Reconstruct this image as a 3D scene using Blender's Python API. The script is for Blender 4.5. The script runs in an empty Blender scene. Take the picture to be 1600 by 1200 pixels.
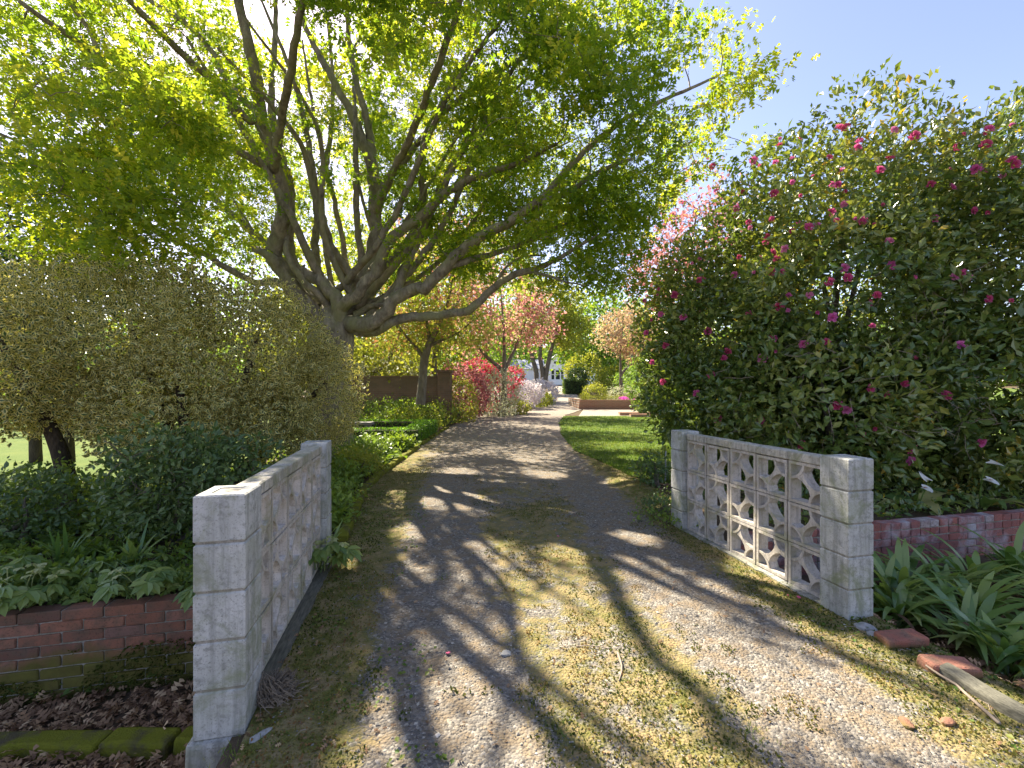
import bpy, bmesh, math, random
import numpy as np
from mathutils import Vector, Matrix

rng = np.random.default_rng(11)
R = random.Random(11)
SC = bpy.context.scene
COL = SC.collection

# ------------------------------------------------------------------ camera, sky, sun, exposure
EYE = 1.43
FPX = 680.0                       # focal length in photo pixels (1600 wide)
cam_d = bpy.data.cameras.new('camera')
cam = bpy.data.objects.new('camera', cam_d)
COL.objects.link(cam)
cam.location = (0, 0, EYE)
cam.rotation_euler = (math.radians(90), 0, 0)
cam_d.sensor_width = 36
cam_d.lens = 36 * FPX / 1600
cam_d.shift_y = 5 / 1600
cam_d.clip_start = 0.05
cam_d.clip_end = 2000
SC.camera = cam

SUN_AZ = math.radians(-36)        # from +Y, negative = to the left of the view
SUN_EL = math.radians(46)
SUN = Vector((math.sin(SUN_AZ) * math.cos(SUN_EL), math.cos(SUN_AZ) * math.cos(SUN_EL), math.sin(SUN_EL)))
world = bpy.data.worlds.new('World')
SC.world = world
world.use_nodes = True
wn = world.node_tree
sky = wn.nodes.new('ShaderNodeTexSky')
sky.sky_type = 'NISHITA'
sky.sun_disc = False
sky.sun_elevation = SUN_EL
sky.sun_rotation = SUN_AZ
sky.air_density = 1.0
sky.dust_density = 0.7
sky.ozone_density = 3.5
tint = wn.nodes.new('ShaderNodeMix'); tint.data_type = 'RGBA'; tint.blend_type = 'MULTIPLY'
tint.inputs[0].default_value = 1.0
tint.inputs[7].default_value = (1.06, .83, .78, 1)
wn.links.new(sky.outputs[0], tint.inputs[6])
wn.links.new(tint.outputs[2], wn.nodes['Background'].inputs[0])
wn.nodes['Background'].inputs[1].default_value = 0.105
sun_d = bpy.data.lights.new('sun', 'SUN')
sun_d.energy = 5.0
sun_d.angle = math.radians(0.5)
sun_d.color = (1.0, 0.90, 0.72)
sun = bpy.data.objects.new('sun', sun_d)
COL.objects.link(sun)
sun.rotation_euler = SUN.to_track_quat('Z', 'Y').to_euler()
sun.location = (-20, 30, 40)

SC.view_settings.view_transform = 'Standard'
SC.view_settings.look = 'None'
SC.view_settings.gamma = 1
SC.view_settings.exposure = 1.9
SC.view_settings.use_curve_mapping = False
SC.cycles.max_bounces = 8
SC.cycles.diffuse_bounces = 4
SC.cycles.transmission_bounces = 5
SC.cycles.glossy_bounces = 2
SC.cycles.sample_clamp_indirect = 6
SC.cycles.use_denoising = True

# ------------------------------------------------------------------ helpers
EX, EY = 0.977, 0.213             # gate axes: u across the drive, v along it
GANG = math.atan2(EY, EX)
def uv2xy(u, v):
    return (u * EX - v * EY, u * EY + v * EX)
def xy2uv(x, y):
    return (x * EX + y * EY, -x * EY + y * EX)
def P(px, py, d):
    """A point at depth d seen at photo pixel px, py."""
    return np.array([(px - 800) / FPX * d, d, EYE - (py - 605) / FPX * d])

_tab = np.random.default_rng(3).random((256, 256))
def vnoise(x, y):
    x = np.asarray(x, float); y = np.asarray(y, float)
    xi = np.floor(x).astype(int); yi = np.floor(y).astype(int)
    fx = x - xi; fy = y - yi
    fx = fx * fx * (3 - 2 * fx); fy = fy * fy * (3 - 2 * fy)
    a = _tab[xi & 255, yi & 255]; b = _tab[(xi + 1) & 255, yi & 255]
    c = _tab[xi & 255, (yi + 1) & 255]; d = _tab[(xi + 1) & 255, (yi + 1) & 255]
    return (a * (1 - fx) + b * fx) * (1 - fy) + (c * (1 - fx) + d * fx) * fy
def fbm(x, y, o=4):
    s = 0; a = .5; t = 0
    for i in range(o):
        s = s + a * vnoise(x * 2 ** i + 17.3 * i, y * 2 ** i - 9.1 * i); t += a; a *= .5
    return s / t
def sstep(a, b, x):
    t = np.clip((x - a) / (b - a), 0, 1)
    return t * t * (3 - 2 * t)

def mesh_data(name, V, faces, mat=None, attrs=None, smooth=False):
    """faces: list of int arrays (m,3) / (m,4)."""
    V = np.asarray(V, np.float32)
    faces = [np.asarray(f, np.int32) for f in (faces if isinstance(faces, list) else [faces]) if len(f)]
    me = bpy.data.meshes.new(name)
    me.vertices.add(len(V))
    me.vertices.foreach_set('co', V.ravel())
    loops = np.concatenate([f.ravel() for f in faces])
    tot = np.concatenate([np.full(len(f), f.shape[1], np.int32) for f in faces])
    start = np.concatenate([[0], np.cumsum(tot)[:-1]]).astype(np.int32)
    me.loops.add(len(loops))
    me.loops.foreach_set('vertex_index', loops)
    me.polygons.add(len(tot))
    me.polygons.foreach_set('loop_start', start)
    me.polygons.foreach_set('loop_total', tot)
    me.polygons.foreach_set('use_smooth', np.full(len(tot), bool(smooth)))
    me.update(calc_edges=True)
    for k, a in (attrs or {}).items():
        at = me.attributes.new(k, 'FLOAT', 'POINT')
        at.data.foreach_set('value', np.asarray(a, np.float32))
    if mat:
        me.materials.append(mat)
    return me

def link(name, data, parent=None, loc=(0, 0, 0), rot=(0, 0, 0)):
    o = bpy.data.objects.new(name, data)
    COL.objects.link(o)
    o.location = loc
    o.rotation_euler = rot
    if parent is not None:
        o.parent = parent
    return o
def obj(name, V, faces, mat, parent=None, attrs=None, smooth=False, kind=None, loc=(0, 0, 0)):
    o = link(name, mesh_data(name, V, faces, mat, attrs, smooth), parent, loc)
    if kind:
        o['kind'] = kind
    return o
def tag(o, label, cat, group=None):
    o['label'] = label
    o['category'] = cat
    if group:
        o['group'] = group
    return o
def thing(name, label, cat, loc=(0, 0, 0), rz=0, group=None):
    o = bpy.data.objects.new(name, None)
    COL.objects.link(o)
    o.location = loc
    o.rotation_euler = (0, 0, rz)
    o.empty_display_size = .1
    return tag(o, label, cat, group)

class MB:
    """collects verts and faces of several shapes into one mesh"""
    def __init__(s): s.V = []; s.F3 = []; s.F4 = []; s.n = 0; s.A = {}
    def add(s, V, F, **attrs):
        V = np.asarray(V, float)
        for f in (F if isinstance(F, list) else [F]):
            f = np.asarray(f, int)
            if len(f):
                (s.F3 if f.shape[1] == 3 else s.F4).append(f + s.n)
        s.V.append(V); s.n += len(V)
        for k, a in attrs.items():
            s.A.setdefault(k, []).append(np.broadcast_to(a, len(V)))
    def get(s):
        fs = []
        if s.F3: fs.append(np.concatenate(s.F3))
        if s.F4: fs.append(np.concatenate(s.F4))
        return np.concatenate(s.V), fs, {k: np.concatenate(a) for k, a in s.A.items()}
    def build(s, name, mat, parent=None, smooth=False, kind=None, off=(0, 0, 0)):
        V, F, A = s.get()
        return obj(name, V - np.asarray(off), F, mat, parent, A, smooth, kind)

def bm_mesh(name, bm, mat, smooth=False):
    me = bpy.data.meshes.new(name)
    bm.normal_update()
    bm.to_mesh(me); bm.free()
    me.materials.append(mat)
    if smooth:
        for p in me.polygons: p.use_smooth = True
    return me
def box_bm(sx, sy, sz, bev=0.0, seg=1, jit=0.0, rnd=None):
    bm = bmesh.new()
    bmesh.ops.create_cube(bm, size=1)
    for v in bm.verts:
        v.co = Vector((v.co.x * sx, v.co.y * sy, v.co.z * sz))
    if bev:
        bmesh.ops.bevel(bm, geom=list(bm.edges), offset=bev, segments=seg, affect='EDGES', profile=.5)
    if jit:
        for v in bm.verts:
            v.co += Vector(((rnd or R).uniform(-jit, jit), (rnd or R).uniform(-jit, jit), (rnd or R).uniform(-jit, jit)))
    return bm
BOXF = np.array([[0, 3, 2, 1], [4, 5, 6, 7], [0, 1, 5, 4], [1, 2, 6, 5], [2, 3, 7, 6], [3, 0, 4, 7]])
def boxv(x0, x1, y0, y1, z0, z1):
    return np.array([[x0, y0, z0], [x1, y0, z0], [x1, y1, z0], [x0, y1, z0], [x0, y0, z1], [x1, y0, z1], [x1, y1, z1], [x0, y1, z1]], float)

def nrm(a):
    return a / (np.linalg.norm(a, axis=-1, keepdims=True) + 1e-9)
def resample(pts, step):
    pts = np.asarray(pts, float)
    d = np.r_[0, np.cumsum(np.linalg.norm(np.diff(pts[:, :3], axis=0), axis=1))]
    n = max(2, int(d[-1] / step) + 1)
    # Catmull-Rom through the points
    t = np.linspace(0, d[-1], n)
    out = np.empty((n, pts.shape[1]))
    m = np.gradient(pts, d, axis=0) if len(pts) > 2 else np.repeat((pts[1:] - pts[:1]) / max(d[-1], 1e-6), 2, 0)
    k = np.clip(np.searchsorted(d, t, side='right') - 1, 0, len(pts) - 2)
    h = (d[k + 1] - d[k])[:, None]; s = ((t - d[k]) / h[:, 0])[:, None]
    out = (2 * s**3 - 3 * s**2 + 1) * pts[k] + (s**3 - 2 * s**2 + s) * h * m[k] + (-2 * s**3 + 3 * s**2) * pts[k + 1] + (s**3 - s**2) * h * m[k + 1]
    return out
def tube(mb, pts, rad, n=6, cap=True, lump=0.0):
    pts = np.asarray(pts, float)
    rad = np.broadcast_to(np.asarray(rad, float), len(pts))
    T = nrm(np.gradient(pts, axis=0))
    ref = np.array([0, 0, 1.0]) if abs(T[0][2]) < .9 else np.array([1.0, 0, 0])
    A = nrm(np.cross(T, ref)); 
    for i in range(1, len(A)):
        if np.dot(A[i], A[i - 1]) < 0: A[i] = -A[i]
    B = np.cross(T, A)
    a = np.linspace(0, 2 * np.pi, n, endpoint=False)
    rr = rad[:, None] * np.ones(n)
    if lump:
        rr = rr * (1 + lump * (rng.random((len(pts), n)) - .5))
    V = pts[:, None] + rr[..., None] * (np.cos(a)[None, :, None] * A[:, None] + np.sin(a)[None, :, None] * B[:, None])
    V = V.reshape(-1, 3)
    i = np.arange(len(pts) - 1)[:, None] * n; j = np.arange(n)[None]
    F = np.stack([i + j, i + (j + 1) % n, i + n + (j + 1) % n, i + n + j], -1).reshape(-1, 4)
    if cap:
        V = np.vstack([V, pts[-1] + T[-1] * rad[-1] * .5])
        k = (len(pts) - 1) * n
        f3 = np.stack([k + np.arange(n), k + (np.arange(n) + 1) % n, np.full(n, len(V) - 1)], -1)
        mb.add(V, [F, f3])
    else:
        mb.add(V, F)

# ---- leaves
def _tpl(v, t, e): return np.array(v, float), np.array(t, int), np.array(e, float)
LEAF = {
 'oak': _tpl([(0,0,0),(0,.36,.03),(0,.64,.02),(0,1,-.08),(.27,.27,-.03),(.40,.62,-.07),(.22,.92,-.1),(-.27,.27,-.03),(-.40,.62,-.07),(-.22,.92,-.1)],
             [(0,4,1),(1,5,2),(2,6,3),(0,1,7),(1,2,8),(2,3,9)], [0,0,0,.3,1,1,1,1,1,1]),
 'oval': _tpl([(0,0,0),(0,.5,-.02),(0,1,-.12),(.2,.28,.06),(.2,.66,.03),(-.2,.28,.06),(-.2,.66,.03)],
              [(0,3,1),(3,4,1),(4,2,1),(0,1,5),(5,1,6),(6,1,2)], [.3,0,.6,1,1,1,1]),
 'small': _tpl([(0,0,0),(0,.5,-.03),(0,1,-.05),(.24,.48,.08),(-.24,.48,.08)], [(0,3,1),(3,2,1),(0,1,4),(4,1,2)], [.5,0,.8,1,1]),
 'card': _tpl([(0,0,0),(.33,.5,.08),(0,1,-.05),(-.33,.5,.08)], [(0,1,2),(0,2,3)], [0,1,0,1]),
 'lance': _tpl([(0,0,0),(0,.5,0),(0,1,-.2),(.1,.4,.03),(-.1,.4,.03)], [(0,3,1),(3,2,1),(0,1,4),(4,1,2)], [.5,0,.8,1,1]),
 'blade': _tpl([(-.05,0,0),(.05,0,0),(.02,.6,.03),(0,1,.12)], [(0,1,2),(0,2,3)], [0,0,0,1]),
}
def leaves(mb, tpl, Pt, D, N, S, W=1.0, rnd=None):
    """place a leaf template at each point; D along, N face normal, S length"""
    v, t, e = LEAF[tpl]
    Pt = np.asarray(Pt, float); n = len(Pt)
    if n == 0: return
    D = nrm(np.asarray(D, float)); N = np.asarray(N, float)
    N = nrm(N - (N * D).sum(1, keepdims=True) * D)
    B = np.cross(D, N)
    S = np.broadcast_to(np.asarray(S, float), n)[:, None, None]
    W = np.broadcast_to(np.asarray(W, float), n)[:, None, None]
    V = Pt[:, None] + S * (v[None, :, 0:1] * W * B[:, None] + v[None, :, 1:2] * D[:, None] + v[None, :, 2:3] * N[:, None])
    F = (t[None] + (np.arange(n) * len(v))[:, None, None]).reshape(-1, 3)
    r = rng.random(n) if rnd is None else rnd
    mb.add(V.reshape(-1, 3), F, rnd=np.repeat(r, len(v)), edge=np.tile(e, n))
def rdir(n):
    return nrm(rng.normal(size=(n, 3)))

def in_blobs(pts, blobs, scale=1.0):
    m = np.full(len(pts), 9.0)
    for c, r in blobs:
        q = (pts - np.array(c)) / np.array(r)
        m = np.minimum(m, np.linalg.norm(q, axis=1))
    return m
def blob_pts(blobs, n, lo=.7, hi=1.0, keep=.62, lump=.22, freq=1.2):
    """points in the shells of a union of lumpy ellipsoids, with outward normals"""
    w = np.array([(r[0] * r[1] * r[2]) ** (2 / 3) for c, r in blobs]); w /= w.sum()
    Ps, Ns = [], []
    for (c, r), k in zip(blobs, (w * n * 1.6).astype(int) + 1):
        d = rdir(k); r = np.array(r); c = np.array(c)
        f = (lo + (hi - lo) * rng.random(k) ** .6)
        q = c + d * r
        f = f * (1 + lump * (fbm(q[:, 0] * freq + q[:, 2] * .7, q[:, 1] * freq - q[:, 2] * .9, 3) - .5) * 2)
        Ps.append(c + d * r * f[:, None]); Ns.append(nrm(d / r))
    Pp = np.vstack(Ps); Nn = np.vstack(Ns)
    m = in_blobs(Pp, blobs)
    ok = m > keep
    Pp, Nn = Pp[ok], Nn[ok]
    i = rng.permutation(len(Pp))[:n]
    return Pp[i], Nn[i]

def grow(mains, targets, rtip=.006, k=.018, droop=0.0):
    """connect every target point to the nearest branch; returns polylines with radii"""
    NP = np.vstack([m[:, :3] for m in mains]); NR = np.concatenate([m[:, 3] for m in mains])
    ND = np.vstack([nrm(np.gradient(m[:, :3], axis=0)) for m in mains])
    cap = len(NP) + 6 * len(targets)
    p = np.zeros((cap, 3)); r = np.zeros(cap); d = np.zeros((cap, 3)); n = len(NP)
    p[:n] = NP; r[:n] = NR; d[:n] = ND
    o = np.array([np.min(((NP - t) ** 2).sum(1)) for t in targets])
    out = []
    for t in targets[np.argsort(o)]:
        q = t - p[:n]; L = np.sqrt((q * q).sum(1)) + 1e-6
        c = L * (1.25 - .45 * (q * d[:n]).sum(1) / L)
        j = int(np.argmin(c)); L = L[j]
        s = np.linspace(0, 1, 6)[:, None]
        p0 = p[j]; p3 = t; p1 = p0 + d[j] * L * .35; p2 = p0 + (t - p0) * .66 + np.array([0, 0, L * (.10 + droop)])
        pts = (1 - s)**3 * p0 + 3 * (1 - s)**2 * s * p1 + 3 * (1 - s) * s * s * p2 + s**3 * p3
        pts[1:-1] += rng.normal(size=(4, 3)) * L * .025
        r0 = max(min(r[j] * .62, k * math.sqrt(L) + rtip), rtip)
        rr = np.linspace(r0, rtip, 6)
        out.append(np.c_[pts, rr])
        dd = nrm(np.gradient(pts, axis=0))
        p[n:n + 5] = pts[1:]; r[n:n + 5] = rr[1:]; d[n:n + 5] = dd[1:]; n += 5
    return out

# ------------------------------------------------------------------ materials
def nodes_of(name):
    m = bpy.data.materials.new(name)
    m.use_nodes = True
    nt = m.node_tree
    b = nt.nodes['Principled BSDF']
    return m, nt, b
def N_(nt, t, **kw):
    n = nt.nodes.new(t)
    for k, v in kw.items():
        if k.startswith('i_'):
            key = k[2:]
            key = int(key) if key.isdigit() else key.replace('_', ' ')
            n.inputs[key].default_value = v
        else:
            setattr(n, k, v)
    return n
def ramp(nt, stops, src=None, mode='LINEAR'):
    n = nt.nodes.new('ShaderNodeValToRGB')
    cr = n.color_ramp
    cr.interpolation = mode
    while len(cr.elements) < len(stops): cr.elements.new(.5)
    for e, (p, c) in zip(cr.elements, stops):
        e.position = p
        e.color = (c if not isinstance(c, (int, float)) else (c, c, c))[:3] + (1,) if not isinstance(c, (int, float)) else (c, c, c, 1)
    if src is not None: nt.links.new(src, n.inputs[0])
    return n.outputs[0]
def mix(nt, fac, a, b, blend='MIX'):
    n = nt.nodes.new('ShaderNodeMix')
    n.data_type = 'RGBA'; n.blend_type = blend
    for s, x in ((n.inputs[0], fac), (n.inputs[6], a), (n.inputs[7], b)):
        if hasattr(x, 'is_output') or isinstance(x, bpy.types.NodeSocket): nt.links.new(x, s)
        elif isinstance(x, (int, float)): s.default_value = x if s.type == 'VALUE' else (x, x, x, 1)
        else: s.default_value = tuple(x[:3]) + (1,)
    return n.outputs[2]
def math_(nt, op, a, b=None, c=None, clamp=False):
    n = nt.nodes.new('ShaderNodeMath'); n.operation = op; n.use_clamp = clamp
    for s, x in zip(n.inputs, (a, b, c)):
        if x is None: continue
        if isinstance(x, bpy.types.NodeSocket): nt.links.new(x, s)
        else: s.default_value = x
    return n.outputs[0]
def noise(nt, scale, detail=4, rough=.55, vec=None, dist=0, col=False):
    n = N_(nt, 'ShaderNodeTexNoise', i_Scale=scale, i_Detail=detail, i_Roughness=rough, i_Distortion=dist)
    if vec is not None: nt.links.new(vec, n.inputs['Vector'])
    return n.outputs[1 if col else 0]
def vor(nt, scale, vec=None, feat='F1', out=0):
    n = N_(nt, 'ShaderNodeTexVoronoi', feature=feat, i_Scale=scale)
    if vec is not None: nt.links.new(vec, n.inputs['Vector'])
    return n.outputs[out]
def gpos(nt): return nt.nodes.new('ShaderNodeNewGeometry').outputs['Position']
def opos(nt): return nt.nodes.new('ShaderNodeTexCoord').outputs['Object']
def orand(nt): return nt.nodes.new('ShaderNodeObjectInfo').outputs['Random']
def attr(nt, name):
    return N_(nt, 'ShaderNodeAttribute', attribute_name=name).outputs['Fac']
def bump(nt, b, h, strength=.5, dist=.01):
    n = N_(nt, 'ShaderNodeBump', i_Strength=strength, i_Distance=dist)
    nt.links.new(h, n.inputs['Height'])
    nt.links.new(n.outputs[0], b.inputs['Normal'])
def setc(nt, b, c, rough=.8, spec=.3):
    if isinstance(c, bpy.types.NodeSocket): nt.links.new(c, b.inputs['Base Color'])
    else: b.inputs['Base Color'].default_value = tuple(c[:3]) + (1,)
    if isinstance(rough, bpy.types.NodeSocket): nt.links.new(rough, b.inputs['Roughness'])
    else: b.inputs['Roughness'].default_value = rough
    b.inputs['Specular IOR Level'].default_value = spec

def leaf_mat(name, stops, trans=.45, tint=(1.5, 1.5, .6), rough=.45, spec=.4, edge=None, edge_at=(.55, .75)):
    m, nt, b = nodes_of(name)
    c = ramp(nt, stops, attr(nt, 'rnd'))
    if edge is not None:
        f = ramp(nt, [(edge_at[0], 0.0), (edge_at[1], 1.0)], attr(nt, 'edge'))
        c = mix(nt, f, c, edge)
    setc(nt, b, c, rough, spec)
    if trans:
        t = nt.nodes.new('ShaderNodeBsdfTranslucent')
        nt.links.new(mix(nt, 1.0, c, tint, 'MULTIPLY'), t.inputs[0])
        ms = N_(nt, 'ShaderNodeMixShader', i_0=trans)
        nt.links.new(b.outputs[0], ms.inputs[1]); nt.links.new(t.outputs[0], ms.inputs[2])
        nt.links.new(ms.outputs[0], nt.nodes['Material Output'].inputs[0])
    return m

M = {}
M['oak'] = leaf_mat('oak_leaf', [(0, (.10, .19, .02)), (.35, (.17, .27, .024)), (.7, (.28, .36, .03)), (1, (.45, .45, .06))], .62, (1.85, 1.62, .8), .5, .3)
M['camellia'] = leaf_mat('camellia_leaf', [(0, (.045, .09, .02)), (.3, (.09, .15, .032)), (.6, (.18, .235, .055)), (.84, (.33, .345, .09)), (.905, (.60, .44, .06)), (1, (.58, .29, .05))], .27, (1.6, 1.5, .6), .28, .7)
M['holly'] = leaf_mat('holly_leaf', [(0, (.035, .075, .03)), (.6, (.06, .11, .03)), (1, (.16, .18, .04))], .28, (1.8, 1.7, .8), .42, .45, edge=(.68, .60, .24), edge_at=(.40, .68))
M['dark_shrub'] = leaf_mat('dark_shrub_leaf', [(0, (.05, .095, .035)), (.6, (.10, .16, .05)), (1, (.2, .25, .08))], .25, (1.8, 1.8, .6), .4, .5)
M['dark_tree'] = leaf_mat('dark_tree_leaf', [(0, (0.0195, 0.0455, 0.0195)), (1, (0.052, 0.0975, 0.0325))], .15, (1.8, 1.9, .6), .3, .5)
M['green'] = leaf_mat('mid_green_leaf', [(0, (0.072, 0.144, 0.03)), (.6, (0.132, 0.216, 0.036)), (1, (0.216, 0.288, 0.06))], .45, (1.9, 1.8, .7), .5, .3)
M['yellowgreen'] = leaf_mat('yellow_green_leaf', [(0, (0.154, 0.209, 0.033)), (.6, (0.253, 0.286, 0.0495)), (1, (0.374, 0.363, 0.099))], .45, (1.7, 1.55, .8), .5, .3)
M['fargreen'] = leaf_mat('far_green_leaf', [(0, (0.072, 0.144, 0.036)), (.6, (0.144, 0.228, 0.06)), (1, (0.24, 0.312, 0.084))], .4, (1.9, 1.8, .8), .5, .3)
M['maple'] = leaf_mat('red_maple_leaf', [(0, (.32, .11, .07)), (.25, (.46, .20, .12)), (.40, (.50, .32, .13)), (.48, (.22, .29, .04)), (1, (.32, .38, .05))], .55, (1.5, 1.4, 1.0), .5, .3)
M['maple2'] = leaf_mat('coral_maple_leaf', [(0, (.32, .11, .10)), (.4, (.50, .23, .21)), (.55, (.55, .37, .28)), (.62, (.24, .30, .07)), (1, (.40, .42, .12))], .5, (1.35, 1.3, 1.2), .5, .3)
M['pinktree'] = leaf_mat('pink_tree_leaf', [(0, (.30, .09, .10)), (.5, (.46, .19, .19)), (.8, (.52, .28, .26)), (1, (.30, .32, .12))], .42, (1.2, 1.15, 1.15), .5, .3)
M['blush'] = leaf_mat('blush_leaf', [(0, (.3, .2, .13)), (.6, (.42, .3, .2)), (1, (.36, .36, .16))], .4, (1.6, 1.5, 1.2), .5, .3)
M['crimson'] = leaf_mat('crimson_blossom', [(0, (.12, .16, .05)), (.3, (.2, .2, .07)), (.36, (.5, .05, .10)), (.75, (.62, .08, .18)), (1, (.68, .28, .28))], .3, (1.3, 1.2, 1.2), .6, .2)
M['white_blossom'] = leaf_mat('white_blossom', [(0, (.55, .5, .5)), (.6, (.7, .66, .66)), (1, (.6, .5, .56))], .3, (1.2, 1.2, 1.2), .6, .2)
M['magenta'] = leaf_mat('magenta_blossom', [(0, (.55, .05, .45)), (1, (.75, .16, .62))], .3, (1.3, 1.2, 1.2), .6, .2)
M['silver'] = leaf_mat('silver_leaf', [(0, (0.299, 0.333, 0.218)), (.6, (0.483, 0.494, 0.356)), (1, (0.632, 0.609, 0.483))], .3, (1.3, 1.3, 1.0), .6, .3)
M['box'] = leaf_mat('box_leaf', [(0, (0.065, 0.156, 0.0195)), (.6, (0.117, 0.234, 0.026)), (1, (0.208, 0.351, 0.039))], .35, (1.9, 1.9, .6), .45, .4)
M['grass'] = leaf_mat('lawn_blade', [(0, (.055, .115, .018)), (.6, (.105, .175, .026)), (1, (.22, .24, .06))], .4, (1.7, 1.6, .6), .5, .3)
M['moss_blade'] = leaf_mat('moss_blade', [(0, (.045, .065, .014)), (.35, (.095, .115, .025)), (.65, (.17, .165, .045)), (.85, (.25, .20, .08)), (1, (.22, .13, .06))], .28, (1.5, 1.4, .7), .85, .12)
M['bed'] = leaf_mat('bed_leaf', [(0, (.09, .16, .028)), (.5, (.17, .25, .045)), (.9, (.26, .34, .065)), (1, (.42, .40, .12))], .38, (1.8, 1.7, .6), .42, .4)
M['hellebore'] = leaf_mat('hellebore_leaf', [(0, (.10, .175, .05)), (.6, (.18, .26, .07)), (1, (.28, .34, .10))], .32, (1.8, 1.7, .7), .42, .45)
M['strap'] = leaf_mat('strap_leaf', [(0, (.10, .19, .05)), (.5, (.185, .28, .075)), (.9, (.28, .35, .11)), (1, (.42, .38, .14))], .3, (1.7, 1.6, .7), .32, .6)
M['pale_flower'] = leaf_mat('pale_green_flower', [(0, (.36, .4, .16)), (1, (.52, .54, .3))], .4, (1.3, 1.3, .9), .6, .2)
M['litter'] = leaf_mat('dead_leaf', [(0, (.12, .07, .04)), (.5, (.25, .15, .085)), (.85, (.38, .25, .14)), (1, (.56, .40, .23))], .12, (1.3, 1.1, .9), .75, .2)
M['calla'] = leaf_mat('calla_flower', [(0, (.75, .76, .72)), (1, (.8, .8, .76))], .3, (1.1, 1.1, 1.0), .45, .3)
M['petal_orange'] = leaf_mat('orange_flower', [(0, (.5, .12, .03)), (1, (.6, .3, .08))], .3, (1.3, 1.2, 1), .6, .2)

def petal_mat():
    m, nt, b = nodes_of('camellia_petal')
    r = orand(nt)
    c = ramp(nt, [(0, (.52, .03, .12)), (.25, (.66, .06, .22)), (.6, (.72, .10, .36)), (.85, (.70, .15, .46)), (1, (.74, .28, .46))], r)
    c2 = mix(nt, ramp(nt, [(0, 0.0), (1, .35)], attr(nt, 'edge')), c, (.8, .35, .5))
    setc(nt, b, c2, .5, .3)
    t = nt.nodes.new('ShaderNodeBsdfTranslucent'); nt.links.new(c2, t.inputs[0])
    ms = N_(nt, 'ShaderNodeMixShader', i_0=.3)
    nt.links.new(b.outputs[0], ms.inputs[1]); nt.links.new(t.outputs[0], ms.inputs[2])
    nt.links.new(ms.outputs[0], nt.nodes['Material Output'].inputs[0])
    return m
M['petal'] = petal_mat()

def bark_mat(name, dark, light, moss=None, scale=9):
    m, nt, b = nodes_of(name)
    p = gpos(nt)
    mp = N_(nt, 'ShaderNodeMapping'); mp.inputs['Scale'].default_value = (1, 1, .45)
    nt.links.new(p, mp.inputs[0])
    n1 = noise(nt, scale, 6, .65, mp.outputs[0])
    c = ramp(nt, [(.3, dark), (.55, tuple((a + bb) / 2 for a, bb in zip(dark, light))), (.75, light)], n1)
    if moss:
        n2 = noise(nt, 2.6, 4, .6, p)
        c = mix(nt, ramp(nt, [(.45, 0.0), (.65, .75)], n2), c, moss)
    setc(nt, b, c, .9, .15)
    h = math_(nt, 'ADD', n1, math_(nt, 'MULTIPLY', vor(nt, scale * 5, mp.outputs[0]), .5))
    bump(nt, b, h, .9, .025)
    return m
M['bark'] = bark_mat('oak_bark', (.10, .085, .06), (.42, .37, .28), (.25, .25, .12))
M['bark_dark'] = bark_mat('dark_bark', (.03, .025, .02), (.10, .08, .06))
M['bark_thin'] = bark_mat('twig_bark', (.09, .075, .055), (.22, .19, .15))
M['bark_grey'] = bark_mat('grey_bark', (.10, .085, .065), (.27, .23, .19))

def concrete_mat(name, base, dark, warm=None, pos='w'):
    m, nt, b = nodes_of(name)
    p = gpos(nt)
    n1 = noise(nt, 3.5, 5, .6, p); n2 = noise(nt, 28, 5, .7, p); n3 = noise(nt, 130, 3, .7, p)
    c = mix(nt, ramp(nt, [(.38, 0.0), (.7, .85)], n1), base, dark)
    c = mix(nt, ramp(nt, [(.52, 0.0), (.66, .75)], n2), c, tuple(x * .62 for x in dark))
    c = mix(nt, ramp(nt, [(.56, 0.0), (.68, .8)], n3), c, tuple(x * .45 for x in dark))
    if warm:
        n4 = noise(nt, 6, 4, .6, p, .6)
        c = mix(nt, ramp(nt, [(.5, 0.0), (.68, .55)], n4), c, warm)
    mp = N_(nt, 'ShaderNodeMapping'); mp.inputs['Scale'].default_value = (1, 1, .07)
    nt.links.new(p, mp.inputs[0])
    n5 = noise(nt, 30, 4, .6, mp.outputs[0])
    c = mix(nt, ramp(nt, [(.46, 0.0), (.68, .75)], n5), c, tuple(x * .6 for x in dark))
    n6 = noise(nt, 5, 5, .7, p, .8)
    c = mix(nt, ramp(nt, [(.50, 0.0), (.66, .8)], n6), c, (dark[0] * .62, dark[1] * .68, dark[2] * .42))
    # faint per-block difference
    c = mix(nt, math_(nt, 'MULTIPLY', orand(nt), .22), c, tuple(x * .7 for x in base))
    setc(nt, b, c, .92, .2)
    bump(nt, b, math_(nt, 'ADD', n2, math_(nt, 'MULTIPLY', n3, .8)), .6, .006)
    return m
M['block'] = concrete_mat('concrete_block', (.56, .555, .54), (.33, .335, .30), (.36, .37, .29))
M['breeze'] = concrete_mat('breeze_block_concrete', (.62, .56, .50), (.44, .40, .34), (.46, .40, .30))
M['cap'] = concrete_mat('cap_concrete', (.56, .52, .45), (.34, .32, .27), (.40, .36, .25))
M['mortar'] = concrete_mat('mortar', (.40, .37, .33), (.22, .21, .17))
M['footing'] = concrete_mat('rough_footing', (.44, .43, .40), (.24, .235, .2), (.27, .27, .15))

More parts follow.
